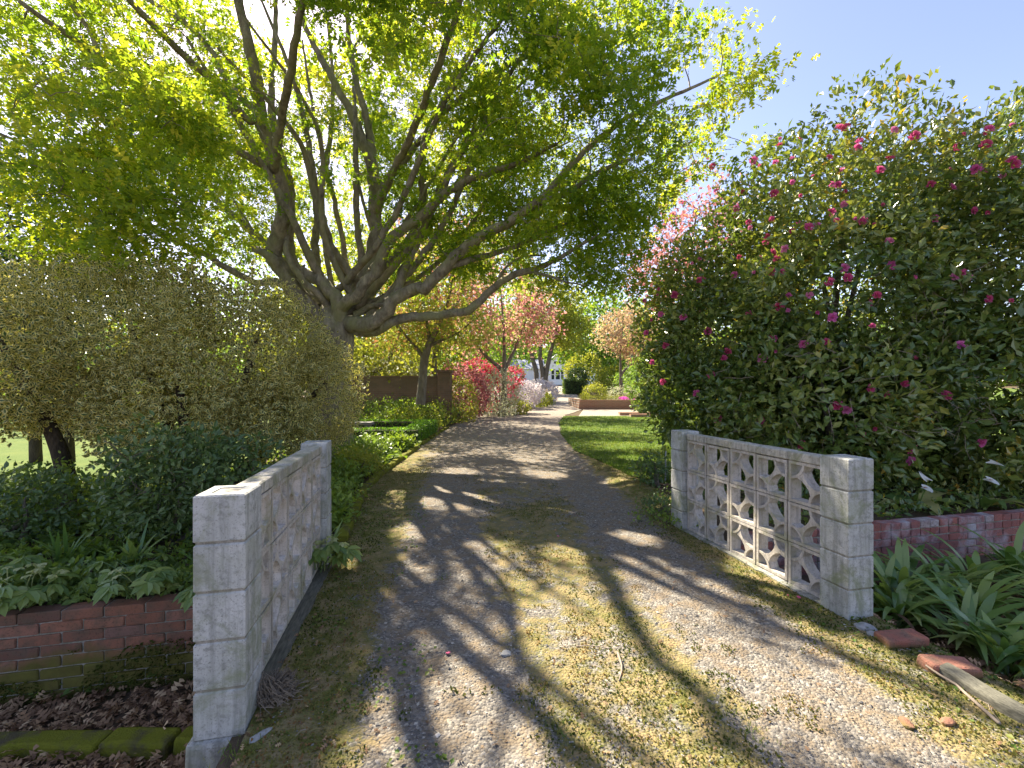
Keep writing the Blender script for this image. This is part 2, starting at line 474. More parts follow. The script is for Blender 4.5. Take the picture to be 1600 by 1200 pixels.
def brick_mat(name, stops, stain, moss_z=None, white=0.0):
    m, nt, b = nodes_of(name)
    p = gpos(nt)
    c = ramp(nt, stops, orand(nt))
    n1 = noise(nt, 14, 5, .65, p); n2 = noise(nt, 4, 4, .6, p); n3 = noise(nt, 90, 3, .7, p)
    c = mix(nt, ramp(nt, [(.42, 0.0), (.68, .8)], n1), c, stain)
    if white:
        c = mix(nt, ramp(nt, [(.5, 0.0), (.68, white)], n2), c, (.42, .40, .42))
    c = mix(nt, ramp(nt, [(.55, 0.0), (.7, .7)], n3), c, tuple(x * .4 for x in stain))
    if moss_z is not None:
        s = N_(nt, 'ShaderNodeSeparateXYZ'); nt.links.new(p, s.inputs[0])
        f = math_(nt, 'MULTIPLY_ADD', s.outputs[2], -1.0 / moss_z[1], moss_z[0] / moss_z[1])
        f = math_(nt, 'ADD', f, math_(nt, 'MULTIPLY', math_(nt, 'SUBTRACT', n2, .5), 2.2))
        f = ramp(nt, [(.0, 0.0), (.6, .92)], f)
        c = mix(nt, f, c, mix(nt, n1, (.04, .045, .015), (.17, .16, .03)))
    setc(nt, b, c, .9, .2)
    bump(nt, b, math_(nt, 'ADD', n1, n3), .7, .006)
    return m
M['brick_l'] = brick_mat('left_wall_brick', [(0, (.15, .08, .06)), (.4, (.25, .115, .075)), (.8, (.34, .155, .10)), (1, (.20, .12, .10))], (.12, .09, .065), (-.33, .16), .0)
M['brick_r'] = brick_mat('right_wall_brick', [(0, (.25, .09, .07)), (.35, (.35, .13, .10)), (.6, (.28, .12, .11)), (.90, (.42, .18, .12)), (.93, (.45, .40, .38)), (1, (.40, .34, .33))], (.16, .09, .09), None, .8)
M['brick_edge'] = brick_mat('edging_brick', [(0, (.29, .115, .08)), (1, (.37, .165, .12))], (.17, .12, .085), (.05, .05))
def wall_tex(name, c1, c2, mort, wash):
    m, nt, b = nodes_of(name)
    tc = opos(nt)
    br = N_(nt, 'ShaderNodeTexBrick', i_Scale=1.0)
    br.inputs['Color1'].default_value = c1 + (1,); br.inputs['Color2'].default_value = c2 + (1,); br.inputs['Mortar'].default_value = mort + (1,)
    br.inputs['Brick Width'].default_value = .24; br.inputs['Row Height'].default_value = .076; br.inputs['Mortar Size'].default_value = .007
    mp = N_(nt, 'ShaderNodeMapping'); mp.inputs['Rotation'].default_value = (math.pi / 2, 0, 0)
    nt.links.new(tc, mp.inputs[0]); nt.links.new(mp.outputs[0], br.inputs['Vector'])
    n1 = noise(nt, 3, 4, .6)
    c = mix(nt, ramp(nt, [(.45, 0.0), (.7, .6)], n1), br.outputs[0], wash)
    setc(nt, b, c, .9, .2)
    bump(nt, b, br.outputs[1], -.4, .01)
    return m
M['far_brick'] = wall_tex('garden_wall_brick', (.21, .125, .085), (.16, .10, .07), (.18, .15, .12), (.11, .09, .06))
M['planter_brick'] = wall_tex('planter_brick', (.34, .17, .10), (.27, .13, .08), (.3, .26, .2), (.24, .2, .13))

def plain(name, c, rough=.7, spec=.3, var=.25, sc=8):
    m, nt, b = nodes_of(name)
    n1 = noise(nt, sc, 4, .6)
    setc(nt, b, mix(nt, ramp(nt, [(.3, 0.0), (.7, 1.0)], n1), tuple(x * (1 - var) for x in c), c), rough, spec)
    return m
M['white_paint'] = plain('white_paint', (.86, .87, .88), .6, .3, .05)
M['roof'] = plain('roof_iron', (.34, .36, .40), .5, .4)
M['glass'] = plain('window_glass', (.03, .035, .045), .08, .6)
M['door'] = plain('dark_door', (.04, .035, .045), .5)
M['stick'] = plain('dry_stick', (.34, .27, .21), .8)
M['petal_drop'] = plain('fallen_petal', (.6, .10, .22), .6)
M['fibre'] = plain('dry_fibre', (.27, .22, .17), .9, .1, .5, 40)
M['stone_w'] = plain('pale_stone', (.36, .35, .33), .85)
M['stake'] = plain('grey_stake', (.38, .38, .40), .7)
M['slab'] = plain('weathered_slab', (.20, .19, .18), .85)
M['kerb'] = plain('grey_kerb', (.19, .18, .14), .9, .2, .6, 20)
M['core_dark'] = plain('soil_filled_top', (.10, .085, .07), .95, .1, .5, 60)

def mossy_mat():
    m, nt, b = nodes_of('mossy_kerb')
    p = gpos(nt)
    n1 = noise(nt, 8, 5, .6, p); n2 = noise(nt, 120, 3, .7, p)
    c = mix(nt, n2, (.08, .10, .014), (.24, .235, .025))
    c = mix(nt, ramp(nt, [(.5, 0.0), (.66, .9)], n1), c, (.09, .075, .05))
    setc(nt, b, c, .95, .1)
    bump(nt, b, math_(nt, 'ADD', n1, n2), 1.0, .01)
    return m
M['mossy'] = mossy_mat()

def gravel_stone_mat():
    m, nt, b = nodes_of('gravel_stone')
    c = ramp(nt, [(0, (.105, .10, .09)), (.45, (.185, .17, .15)), (.8, (.265, .24, .205)), (.95, (.41, .37, .31)), (1, (.5, .47, .44))], attr(nt, 'rnd'))
    setc(nt, b, c, .85, .25)
    return m
M['gravel'] = gravel_stone_mat()

def drive_mat():
    m, nt, b = nodes_of('driveway_gravel')
    p = gpos(nt)
    ms = attr(nt, 'moss')
    n1 = noise(nt, 1.6, 5, .62, p); n2 = noise(nt, 9, 5, .65, p); n3 = noise(nt, 55, 4, .7, p)
    vcol = vor(nt, 75, p, 'F1', 1); vd = vor(nt, 75, p)
    vs = N_(nt, 'ShaderNodeSeparateColor'); nt.links.new(vcol, vs.inputs[0])
    grav = ramp(nt, [(0, (.11, .10, .09)), (.5, (.19, .172, .15)), (.85, (.26, .235, .20)), (1, (.36, .33, .29))], vs.outputs[0])
    dirt = mix(nt, n3, (.16, .12, .08), (.28, .22, .15))
    grav = mix(nt, ramp(nt, [(.44, 0.0), (.60, .85)], n2), grav, dirt)
    mossc = mix(nt, n3, (.06, .07, .018), (.21, .20, .05))
    mossc = mix(nt, ramp(nt, [(.42, 0.0), (.62, .85)], n2), mossc, (.30, .225, .12))
    f = math_(nt, 'ADD', ms, math_(nt, 'MULTIPLY', math_(nt, 'SUBTRACT', n1, .5), 1.7))
    f = math_(nt, 'ADD', f, math_(nt, 'MULTIPLY', math_(nt, 'SUBTRACT', n2, .5), 1.7))
    f = math_(nt, 'ADD', f, math_(nt, 'MULTIPLY', math_(nt, 'SUBTRACT', n3, .5), .8))
    f = ramp(nt, [(.34, 0.0), (.62, 1.0)], f)
    c = mix(nt, f, grav, mossc)
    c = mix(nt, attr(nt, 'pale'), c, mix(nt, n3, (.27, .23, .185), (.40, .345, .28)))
    setc(nt, b, c, .95, .15)
    h = math_(nt, 'ADD', math_(nt, 'MULTIPLY', vd, -.8), math_(nt, 'MULTIPLY', n3, .9))
    bump(nt, b, h, .9, .012)
    return m
M['drive'] = drive_mat()
def soil_mat():
    m, nt, b = nodes_of('garden_soil')
    p = gpos(nt)
    n1 = noise(nt, 2.2, 5, .65, p); n2 = noise(nt, 40, 4, .7, p)
    c = mix(nt, n2, (.05, .038, .026), (.16, .115, .075))
    c = mix(nt, ramp(nt, [(.5, 0.0), (.65, .6)], n1), c, mix(nt, n2, (.03, .04, .01), (.09, .10, .02)))
    setc(nt, b, c, .95, .1)
    bump(nt, b, n2, .9, .02)
    return m
M['soil'] = soil_mat()
def lawn_mat():
    m, nt, b = nodes_of('lawn_turf')
    p = gpos(nt)
    n1 = noise(nt, 1.2, 4, .6, p); n2 = noise(nt, 60, 3, .7, p)
    c = mix(nt, n2, (.05, .095, .016), (.12, .165, .03))
    c = mix(nt, ramp(nt, [(.45, 0.0), (.7, .5)], n1), c, (.16, .19, .04))
    setc(nt, b, c, .9, .15)
    bump(nt, b, n2, .8, .02)
    return m
M['lawn'] = lawn_mat()
# ------------------------------------------------------------------ terrain
LW_V, RW_V = 3.44, 3.27           # faces of the left / right retaining wall along the gate axis
def H(x, y):
    x = np.asarray(x, float); y = np.asarray(y, float)
    t = np.maximum(y - 20, 0)
    h = .027 * (np.sqrt(t * t + 25) - 5)
    u, v = xy2uv(x, y)
    lo_l = sstep(-.74, -.90, u) * sstep(LW_V + .115, LW_V + .06, v)
    lo_r = sstep(2.72, 3.15, u) * sstep(RW_V + .115, RW_V + .06, v)
    h = h - .63 * lo_l * sstep(-9.6, -7.4, u) - .26 * lo_r * sstep(10.2, 8.2, u)
    bed_l = sstep(-.78, -1.0, u) * sstep(LW_V + .05, LW_V + .11, v) * sstep(30, 8, y)
    h = h - .06 * bed_l
    bed_r = sstep(2.7, 3.0, u) * sstep(RW_V + .05, RW_V + .11, v) * sstep(14, 7, y)
    h = h + .07 * bed_r
    return h
def ground_at(px, py):
    d = .8
    while d < 200:
        z = EYE - (py - 605) / FPX * d
        x = (px - 800) / FPX * d
        if z <= float(H(x, d)): return np.array([x, d, float(H(x, d))])
        d *= 1.004
    return np.array([x, d, z])

def axis(*segs):
    a = []
    for s0, s1, st in segs:
        a += list(np.arange(s0, s1 - 1e-6, st))
    return np.array(a + [segs[-1][1]])
ua = np.unique(np.round(np.r_[axis((-600, -60, 60), (-60, -14, 4), (-14, -5, .5), (-5, -1.1, .13), (-1.1, -.70, .04), (-.7, 2.6, .3), (2.6, 3.3, .07), (3.3, 7, .13), (7, 14, .5), (14, 60, 4), (60, 600, 60))], 4))
va = np.unique(np.round(np.r_[axis((-60, -3, 6), (-3, .6, .3), (.6, 3.2, .1), (3.2, 3.62, .03), (3.62, 9, .15), (9, 40, .5), (40, 120, 4), (120, 600, 40))], 4))
U, Vv = np.meshgrid(ua, va, indexing='ij')
gx, gy = uv2xy(U, Vv)
gz = H(gx, gy)
near = np.exp(-((gx - .5) ** 2 + (gy - 3) ** 2) / 60)
gz = gz + near * (fbm(gx * 2.2, gy * 2.2, 4) - .5) * .05 * (sstep(-.75, -.9, U) + sstep(2.72, 3.0, U))
nu, nv = len(ua), len(va)
ii = (np.arange(nu - 1)[:, None] * nv + np.arange(nv - 1)[None]).ravel()
GF = np.stack([ii, ii + nv, ii + nv + 1, ii + 1], -1)
obj('ground', np.stack([gx, gy, gz], -1).reshape(-1, 3), GF, M['soil'], smooth=True, kind='structure')

def ribbon(name, ys, xl, xr, nx, mat, lift, attrs_fn=None, rough=0.0):
    s = np.linspace(0, 1, nx)
    X = xl[:, None] * (1 - s) + xr[:, None] * s
    Y = np.repeat(ys[:, None], nx, 1)
    Z = H(X, Y) + lift
    if rough: Z = Z + rough * (fbm(X * 9, Y * 9, 4) - .5) * np.exp(-Y / 12)
    ny = len(ys)
    i = (np.arange(ny - 1)[:, None] * nx + np.arange(nx - 1)[None]).ravel()
    F = np.stack([i, i + 1, i + nx + 1, i + nx], -1)
    A = attrs_fn(X, Y) if attrs_fn else {}
    return obj(name, np.stack([X, Y, Z], -1).reshape(-1, 3), F, mat, attrs={k: a.ravel() for k, a in A.items()}, smooth=True, kind='structure')

# driveway edges (x as a function of y)
LEFT_E = np.array([(-1, -.45), (1.2, -.93), (1.9, -1.12), (3.4, -1.44), (4.2, -1.62), (5.9, -2.02), (7.2, -2.12), (10.8, -2.2), (15.4, -2.22), (22, -1.85), (28, -1.0), (33, -.3), (40, 1.2), (52, 4.0), (62, 6.0), (80, 7.5), (92, 8)])
RIGHT_E = np.array([(-1, 2.9), (1.2, 2.66), (1.8, 2.50), (2.6, 2.24), (4.2, 1.86), (5.4, 1.95), (6.9, 1.78), (9.3, 1.38), (13, 1.5), (17.7, 1.98), (22, 2.7), (26, 4.2), (33, 5.4), (40, 6.2), (52, 7.6), (62, 10.5), (80, 14), (92, 16)])
def edge(E, y): return np.interp(y, E[:, 0], E[:, 1])
TRK_L = np.array([(0, .15), (1.96, -.30), (4, -.62), (7.2, -1.02), (12, -1.2)])
TRK_R = np.array([(0, 1.45), (1.96, 1.32), (4, 1.15), (7.2, 1.0), (12, .9)])
def drive_attrs(X, Y):
    tl = np.abs(X - edge(TRK_L, Y)); tr = np.abs(X - edge(TRK_R, Y))
    t = np.minimum(tl, tr)
    moss = sstep(.16, .52, t)
    mid = (X > edge(TRK_L, Y)) & (X < edge(TRK_R, Y))
    moss = np.where(mid, moss * sstep(8.5, 4.5, Y) * .60, moss * .92)
    e = np.minimum(X - edge(LEFT_E, Y), edge(RIGHT_E, Y) - X)
    moss = np.where(mid, moss, moss * (sstep(13, 7, Y) * .8 + .2 * sstep(.5, .1, e)))
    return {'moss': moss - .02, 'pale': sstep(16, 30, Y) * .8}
ysD = np.concatenate([np.arange(-1, 1.2, .2), np.arange(1.2, 8, .035), np.arange(8, 30, .15), np.arange(30, 92.1, 1.0)])
def wob(y, a, f, s): return a * (fbm(y * f, np.full_like(y, s), 3) - .5) * 2
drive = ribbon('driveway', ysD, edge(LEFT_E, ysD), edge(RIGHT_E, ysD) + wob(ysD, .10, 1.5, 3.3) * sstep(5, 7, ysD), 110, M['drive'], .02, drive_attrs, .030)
ysP = np.arange(19.5, 26.2, .15)
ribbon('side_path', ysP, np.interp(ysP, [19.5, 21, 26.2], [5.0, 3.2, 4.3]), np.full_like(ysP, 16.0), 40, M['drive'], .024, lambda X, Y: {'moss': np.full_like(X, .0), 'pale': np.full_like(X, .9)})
ysL = np.concatenate([np.arange(5.8, 12, .1), np.arange(12, 21.1, .25)])
ribbon('lawn', ysL, edge(RIGHT_E, ysL) - .02 + wob(ysL, .12, 1.3, 7.7) + sstep(6.6, 5.8, ysL) * 1.2, np.interp(ysL, [5.8, 8, 21], [9.0, 22, 26]), 90, M['lawn'], .032)
ysB = np.arange(5.6, 40, .4)
ribbon('back_lawn', ysB, np.full_like(ysB, -40.0), np.interp(ysB, [5.6, 7.2, 12, 15.8, 17.2, 40], [-5.6, -4.8, -5.5, -6.0, -9, -9]), 40, M['lawn'], .03)
ysC = np.arange(30, 120, 2.0)
ribbon('far_lawn', ysC, np.interp(ysC, [30, 52, 120], [6.4, 8.6, 12]) + 4, np.full_like(ysC, 80.0), 10, M['lawn'], .03)

# ------------------------------------------------------------------ gate pillars
def ring_block(w, h, hole, bev=.006):
    """hollow block, a square tube, chamfered outer edges"""
    o = w / 2; i = hole / 2; b = bev
    lv = []
    for r, z in ((o - b, 0), (o, b), (o, h - b), (o - b, h)):
        lv.append([(-r, -r, z), (r, -r, z), (r, r, z), (-r, r, z)])
    lv.append([(-i, -i, h), (i, -i, h), (i, i, h), (-i, i, h)])
    lv.append([(-i, -i, h - .03), (i, -i, h - .03), (i, i, h - .03), (-i, i, h - .03)])
    V = np.array(lv, float).reshape(-1, 3)
    F = []
    for k in range(5):
        for j in range(4):
            F.append([k * 4 + j, k * 4 + (j + 1) % 4, k * 4 + 4 + (j + 1) % 4, k * 4 + 4 + j])
    F.append([3, 2, 1, 0]); F.append([20, 21, 22, 23])
    return V, np.array(F)
bv, bf = ring_block(.19, .192, .10)
BLOCK_ME = mesh_data('block', bv, bf, M['block'])
def pillar(u, v, n, label, zbase=0.0, foot=None):
    x, y = uv2xy(u, v)
    t = thing('gate_pillar', label, 'gate pillar', (x, y, 0), GANG, 'concrete gate pillars')
    for k in range(n):
        o = link('block', BLOCK_ME, t, (R.uniform(-.0015, .0015), R.uniform(-.0015, .0015), zbase + k * .2), (0, 0, R.choice([0, math.pi / 2, math.pi])))
    obj('mortar_core', boxv(-.089, .089, -.089, .089, zbase + .02, zbase + n * .2 - .03), BOXF, M['mortar'], t)
    obj('filled_top', boxv(-.049, .049, -.049, .049, zbase + n * .2 - .03, zbase + n * .2 - (.0095 if u > 0 else .012)), BOXF, M['block'] if u > 0 else M['mortar'], t)
    if foot is not None:
        bm = box_bm(foot[0], foot[1], foot[2], .02, 2)
        bmesh.ops.subdivide_edges(bm, edges=list(bm.edges), cuts=3, use_grid_fill=True)
        for w in bm.verts:
            f = fbm(np.array([w.co.x * 14 + 3]), np.array([w.co.y * 14 + w.co.z * 11]), 3)[0] - .5
            sc = 1 + .10 * f + .25 * max(0, (foot[2] / 2 - w.co.z) / foot[2]) ** 1.0
            w.co.x *= sc; w.co.y *= sc; w.co.z += .012 * f
        link('footing', bm_mesh('footing', bm, M['footing']), t, (foot[3], foot[4], zbase - foot[2] / 2))
    return t
pillar(-.785, 2.078, 5, 'near left gate pillar of stacked grey concrete blocks on a broken footing', .0, (.225, .215, .75, -.008, -.004))
pillar(-.791, 3.755, 5, 'far left gate pillar of grey blocks beside the garden bed', .0, (.2, .2, .6, 0, 0))
pillar(2.645, 2.235, 5, 'near right gate pillar of grey blocks beside strap leaved plants', .0, (.2, .2, .3, .0, .0))
pillar(2.652, 3.935, 5, 'far right gate pillar with sunlit pale face next to the lawn', .0, (.2, .2, .3, 0, 0))

# breeze block: square frame, two quarter rings in opposite corners joined by a waisted neck
def breeze_mesh(w=.290, h=.282, t=.09):
    mb = MB()
    a, b, s = w / 2, h / 2, .021
    def prism(poly, d):
        poly = np.array(poly, float); n = len(poly)
        V = np.vstack([np.c_[np.full(n, -d), poly], np.c_[np.full(n, d), poly]])
        F4 = [[i, (i + 1) % n, n + (i + 1) % n, n + i] for i in range(n)]
        return V, F4, n
    def quadstrip(outer, inner, d):
        for i in range(len(outer) - 1):
            V, F4, n = prism([outer[i], outer[i + 1], inner[i + 1], inner[i]], d)
            mb.add(V, [np.array(F4), np.array([[3, 2, 1, 0], [4, 5, 6, 7]])])
    def box(y0, y1, z0, z1, d):
        mb.add(boxv(-d, d, y0, y1, z0, z1), BOXF)
    d = t / 2
    box(-a, a, b - s, b, d); box(-a, a, -b, -b + s, d)
    box(-a, -a + s, -b + s, b - s, d - .0015); box(a - s, a, -b + s, b - s, d - .0015)
    d2 = d - .004
    for sg in (1, -1):
        cy, cz = sg * -(a - s * .5), sg * (b - s * .5)
        ang = np.linspace(-math.pi / 2, 0, 9) if sg == 1 else np.linspace(math.pi / 2, math.pi, 9)
        ro, ri = .116, .097
        outer = [(cy + ro * math.cos(q), cz + ro * math.sin(q)) for q in ang]
        inner = [(cy + ri * math.cos(q), cz + ri * math.sin(q)) for q in ang]
        quadstrip(outer, inner, d2)
    # neck along the diagonal from the top-left ring to the bottom-right ring
    q = math.sqrt(.5); L = math.hypot(a - s * .5, b - s * .5) - .104
    pr = [(-L, .036), (-L * .45, .016), (0, .012), (L * .45, .016), (L, .036)]
    up = [(q * s_ + q * w_, -q * s_ + q * w_) for s_, w_ in pr]
    dn = [(q * s_ - q * w_, -q * s_ - q * w_) for s_, w_ in pr]
    quadstrip(up, dn, d2 - .003)
    V, F, A = mb.get()
    return mesh_data('breeze_block', V, F, M['breeze'])
BREEZE_ME = breeze_mesh()
CAPS = []
for k in range(3):
    bm = box_bm(.104, .297, .062, .006, 1)
    for w in bm.verts:
        w.co += Vector((R.uniform(-.0015, .0015), 0, R.uniform(-.002, .002)))
    CAPS.append(bm_mesh('cap_block', bm, M['cap']))
def fence(u, v0, flip, label, nib):
    x, y = uv2xy(u, v0)
    t = thing('breeze_block_fence', label, 'fence', (x, y, 0), GANG, 'breeze block screens between the pillars')
    for c in range(5):
        for r in range(3):
            link('breeze_block', BREEZE_ME, t, (R.uniform(-.002, .002), .15 + c * .2985, .035 + .145 + r * .2915), (math.pi / 2 * ((c + r + flip) % 2), 0, 0))
        link('cap_block', CAPS[c % 3], t, (R.uniform(-.002, .002), .15 + c * .2985, .942), (0, 0, math.pi * (c % 2)))
    obj('mortar_joint', boxv(-.030, .030, .001, 1.494, .036, .905), np.array([BOXF[2], BOXF[4]]), M['mortar'], t)
    n_ = MB()
    x0, x1, z0, z1 = nib
    ys = np.linspace(.002, 1.49, 26)
    for side, xx in ((0, x0), (1, x1)): pass
    sec = []
    for yy in ys:
        j = (fbm(np.array([yy * 9.0]), np.array([u * 5]), 3)[0] - .5)
        sec.append([(x0, yy, z0), (x1 + .03 * j, yy, z0), (x1 - .012 + .03 * j, yy, z1 + .014 * j), (x0, yy, z1 + .01 * j)])
    V = np.array(sec).reshape(-1, 3)
    i = np.arange(len(ys) - 1) * 4
    F = np.concatenate([np.stack([i + k, i + (k + 1) % 4, i + 4 + (k + 1) % 4, i + 4 + k], -1) for k in range(4)])
    F = np.vstack([F, [[3, 2, 1, 0]], [[len(V) - 4, len(V) - 3, len(V) - 2, len(V) - 1]]])
    obj('base_strip', V, F, M['kerb'] if u < 0 else M['footing'], t)
    # thin mortar lines between the columns and rows
    return t
def fence_joints(t):
    mb = MB()
    for c in range(1, 5):
        mb.add(boxv(-.034, .034, c * .2985 - .0035, c * .2985 + .0045, .04, .905), BOXF)
    for r in range(1, 3):
        for c in range(5):
            mb.add(boxv(-.034, .034, c * .2985 + .008, c * .2985 + .29, .035 + r * .2915 - .0045, .035 + r * .2915 + .0025), BOXF)
    return mb
for (u, v0, flip, label, nib) in ((-.785, 2.176, 0, 'left breeze block screen seen edge on between the left pillars', (-.07, .135, -.6, .03)),
                                  (2.645, 2.333, 1, 'right breeze block screen with openwork circles between the right pillars', (.07, -.085, -.2, .032))):
    t = fence(u, v0, flip, label, nib)
    for c in list(t.children):
        if c.name.startswith('mortar_joint'): bpy.data.objects.remove(c)
    fence_joints(t).build('mortar_joint', M['kerb'], t)

# ------------------------------------------------------------------ brick retaining walls
def brick_meshes(L, h, w, mat, n, jit=.003):
    return [bm_mesh('brick', box_bm(L, w, h, .005, 1, jit), mat) for _ in range(n)]
BL = brick_meshes(.230, .066, .11, M['brick_l'], 4)
BLH = brick_meshes(.110, .066, .11, M['brick_l'], 2)
BR = brick_meshes(.230, .066, .11, M['brick_r'], 4)
BRH = brick_meshes(.112, .066, .11, M['brick_r'], 3)
def brick_wall(label, u0, u1, v, ztop, rows, full, half, header_rows, sgn):
    x, y = uv2xy(u0, v)
    t = thing('brick_retaining_wall', label, 'brick wall', (x, y, 0), GANG, None)
    L = abs(u1 - u0)
    obj('mortar', boxv(0 if sgn > 0 else -L, L if sgn > 0 else 0, .008, .112, ztop - rows * .075 - .12, ztop - .006), BOXF, M['mortar'], t)
    for r in range(rows):
        z = ztop - .033 - r * .075
        hd = r in header_rows
        step = .12 if hd else .24
        s = -(.12 if r % 2 else 0) * (0 if hd else 1)
        while s < L:
            if hd or s < 0:
                me = R.choice(half); c = s + (.055 if hd else .12 + .055); 
                if s < 0 and not hd: pass
            else:
                me = R.choice(full); c = s + .115
            if not hd and R.random() < .06 and s >= 0 and full is BR:
                for q in (.055, .175):
                    link('brick', R.choice(half), t, (sgn * (s + q), .055 - .004 * R.random(), z), (0, R.uniform(-.01, .01), R.uniform(-.012, .012)))
            else:
                link('brick', me, t, (sgn * c, .055 - .006 * R.random(), z + R.uniform(-.002, .002)), (0, R.uniform(-.008, .008), R.uniform(-.01, .01) + R.choice([0, math.pi])))
            s += step
    return t
brick_wall('mossy red brick retaining wall below the leafy border left of the gate', -.86, -7.6, LW_V, -.045, 8, BL, BLH, (), -1)
brick_wall('weathered purple red brick wall behind the strap leaved plants', 2.72, 8.4, RW_V, .135, 7, BR, BRH, (0, 1), 1)

# mossy kerb at the lower left
for (x0, x1, y, zt, lab) in ((-1.18, -1.88, 2.46, -.53, 'mossy kerb stone nearest the left pillar footing'), (-1.90, -2.28, 2.45, -.535, 'short mossy kerb stone in the middle of its row'), (-2.30, -3.3, 2.46, -.555, 'long dull mossy kerb stone at the picture edge by the dead leaves')):
    bm = box_bm(abs(x1 - x0), .13, .16, .02, 2)
    bmesh.ops.subdivide_edges(bm, edges=[e for e in bm.edges], cuts=2, use_grid_fill=True)
    for w in bm.verts:
        w.co += Vector((0, 1, .6)) * (fbm(np.array([w.co.x * 7 + x0 * 3]), np.array([w.co.y * 9 + w.co.z * 8]), 3)[0] - .5) * .035
    o = link('mossy_kerb_stone', bm_mesh('mossy_kerb_stone', bm, M['mossy']), None, ((x0 + x1) / 2, y, zt - .075), (R.uniform(-.03, .03), R.uniform(-.01, .01), R.uniform(-.015, .015)))
    tag(o, lab, 'kerb', 'mossy kerb stones under the wall')

# loose edging bricks, kerb and rubble by the right pillar
def loose(name, me, px, py, lab, cat, rot, dz=0.0, group=None):
    g = ground_at(px, py)
    o = link(name, me, None, (g[0], g[1], g[2] + dz), rot)
    return tag(o, lab, cat, group)
EB = []
for q in range(4):
    bm = box_bm(.225, .105, .075, .012, 2)
    bmesh.ops.subdivide_edges(bm, edges=list(bm.edges), cuts=2, use_grid_fill=True)
    for w in bm.verts:
        f = fbm(np.array([w.co.x * 16 + q * 5]), np.array([w.co.y * 18 + w.co.z * 21]), 3)[0] - .5
        w.co *= 1 + .16 * f
    EB.append(bm_mesh('brick', bm, M['brick_edge']))
G_ED = 'edging bricks beside the right pillar'
loose('edging_brick', EB[0], 1408, 1012, 'red edging brick lying flat just below the near right pillar', 'brick', (.06, -.08, .02), .034, G_ED)
loose('edging_brick', EB[1], 1427, 985, 'red edging brick set crosswise against the drooping strap leaves', 'brick', (0.1, .12, 1.9), .03, G_ED)
loose('edging_brick', EB[2], 1483, 1056, 'lower red edging brick touching the long grey kerb', 'brick', (.05, .04, -.05), .034, G_ED)
loose('edging_brick', EB[3], 1515, 1030, 'red edging brick nearest the dark leaf litter on the right', 'brick', (.08, -.1, 1.25), .03, G_ED)
bm = box_bm(.10, .36, .15, .012, 2)
bmesh.ops.subdivide_edges(bm, edges=list(bm.edges), cuts=2, use_grid_fill=True)
for w in bm.verts: w.co += Vector((.4, 0, 1)) * (fbm(np.array([w.co.y * 10]), np.array([w.co.x * 9 + w.co.z * 8]), 3)[0] - .5) * .03
loose('mossy_edging_block', bm_mesh('mossy_edging_block', bm, M['mossy']), 1402, 972, 'dark mossy block running from the right pillar to the red bricks', 'edging block', (0, .05, .35), .06)
p0 = ground_at(1470, 1068); p1 = ground_at(1640, 1165)
L = np.linalg.norm(p1 - p0); a = math.atan2(p1[1] - p0[1], p1[0] - p0[0])
bm = box_bm(L, .085, .14, .012, 2)
bmesh.ops.subdivide_edges(bm, edges=list(bm.edges), cuts=4, use_grid_fill=True)
for w in bm.verts: w.co += Vector((0, .5, 1)) * (fbm(np.array([w.co.x * 8]), np.array([w.co.y * 9 + w.co.z * 8]), 3)[0] - .5) * .03
tag(link('grey_kerb', bm_mesh('grey_kerb', bm, M['kerb']), None, tuple((p0 + p1) / 2 + np.array([.04, .04, .0])), (0, 0, a)), 'long grey weathered kerb bordering the drive at the lower right', 'kerb')
def rock(name, sx, sy, sz, mat, seed):
    bm = bmesh.new(); bmesh.ops.create_icosphere(bm, subdivisions=2, radius=1)
    for w in bm.verts:
        f = fbm(np.array([w.co.x * 1.6 + seed * 7]), np.array([w.co.y * 1.6 + w.co.z * 1.9]), 3)[0]
        w.co = Vector((w.co.x * sx, w.co.y * sy, w.co.z * sz)) * (.6 + .8 * f)
    return bm_mesh(name, bm, mat)
for k, (px, py, s, lab) in enumerate(((1352, 986, .05, 'whitish lump of broken mortar at the near right pillar corner'), (1392, 968, .055, 'flat pale mortar rubble between the right pillar and mossy block'), (1370, 1000, .04, 'small white mortar lump touching the flat red brick'))):
    loose('mortar_lump', rock('mortar_lump', s * 1.2, s, s * .6, M['stone_w'], k), px, py, lab, 'rubble', (0, 0, k), .015, 'mortar rubble at the right pillar')
loose('flat_stone', rock('flat_stone', .045, .02, .012, M['stone_w'], 9), 408, 1158, 'smooth pale oblong stone beside the near left pillar footing', 'stone', (0, 0, .9), .02)
loose('flat_stone', rock('flat_stone', .035, .025, .015, M['stone_w'], 11), 790, 1028, 'grey flat stone lying in the middle of the drive', 'stone', (0, 0, .3), .02)
loose('flat_stone', rock('flat_stone', .034, .022, .012, M['brick_edge'], 14), 1417, 1142, 'flat brick red chip on the mossy verge at lower right', 'stone', (0, 0, 1.2), .03)
loose('flat_stone', rock('flat_stone', .034, .02, .012, M['brick_edge'], 15), 1482, 1140, 'second reddish brick chip close to the long dry stick', 'stone', (0, 0, .3), .03)

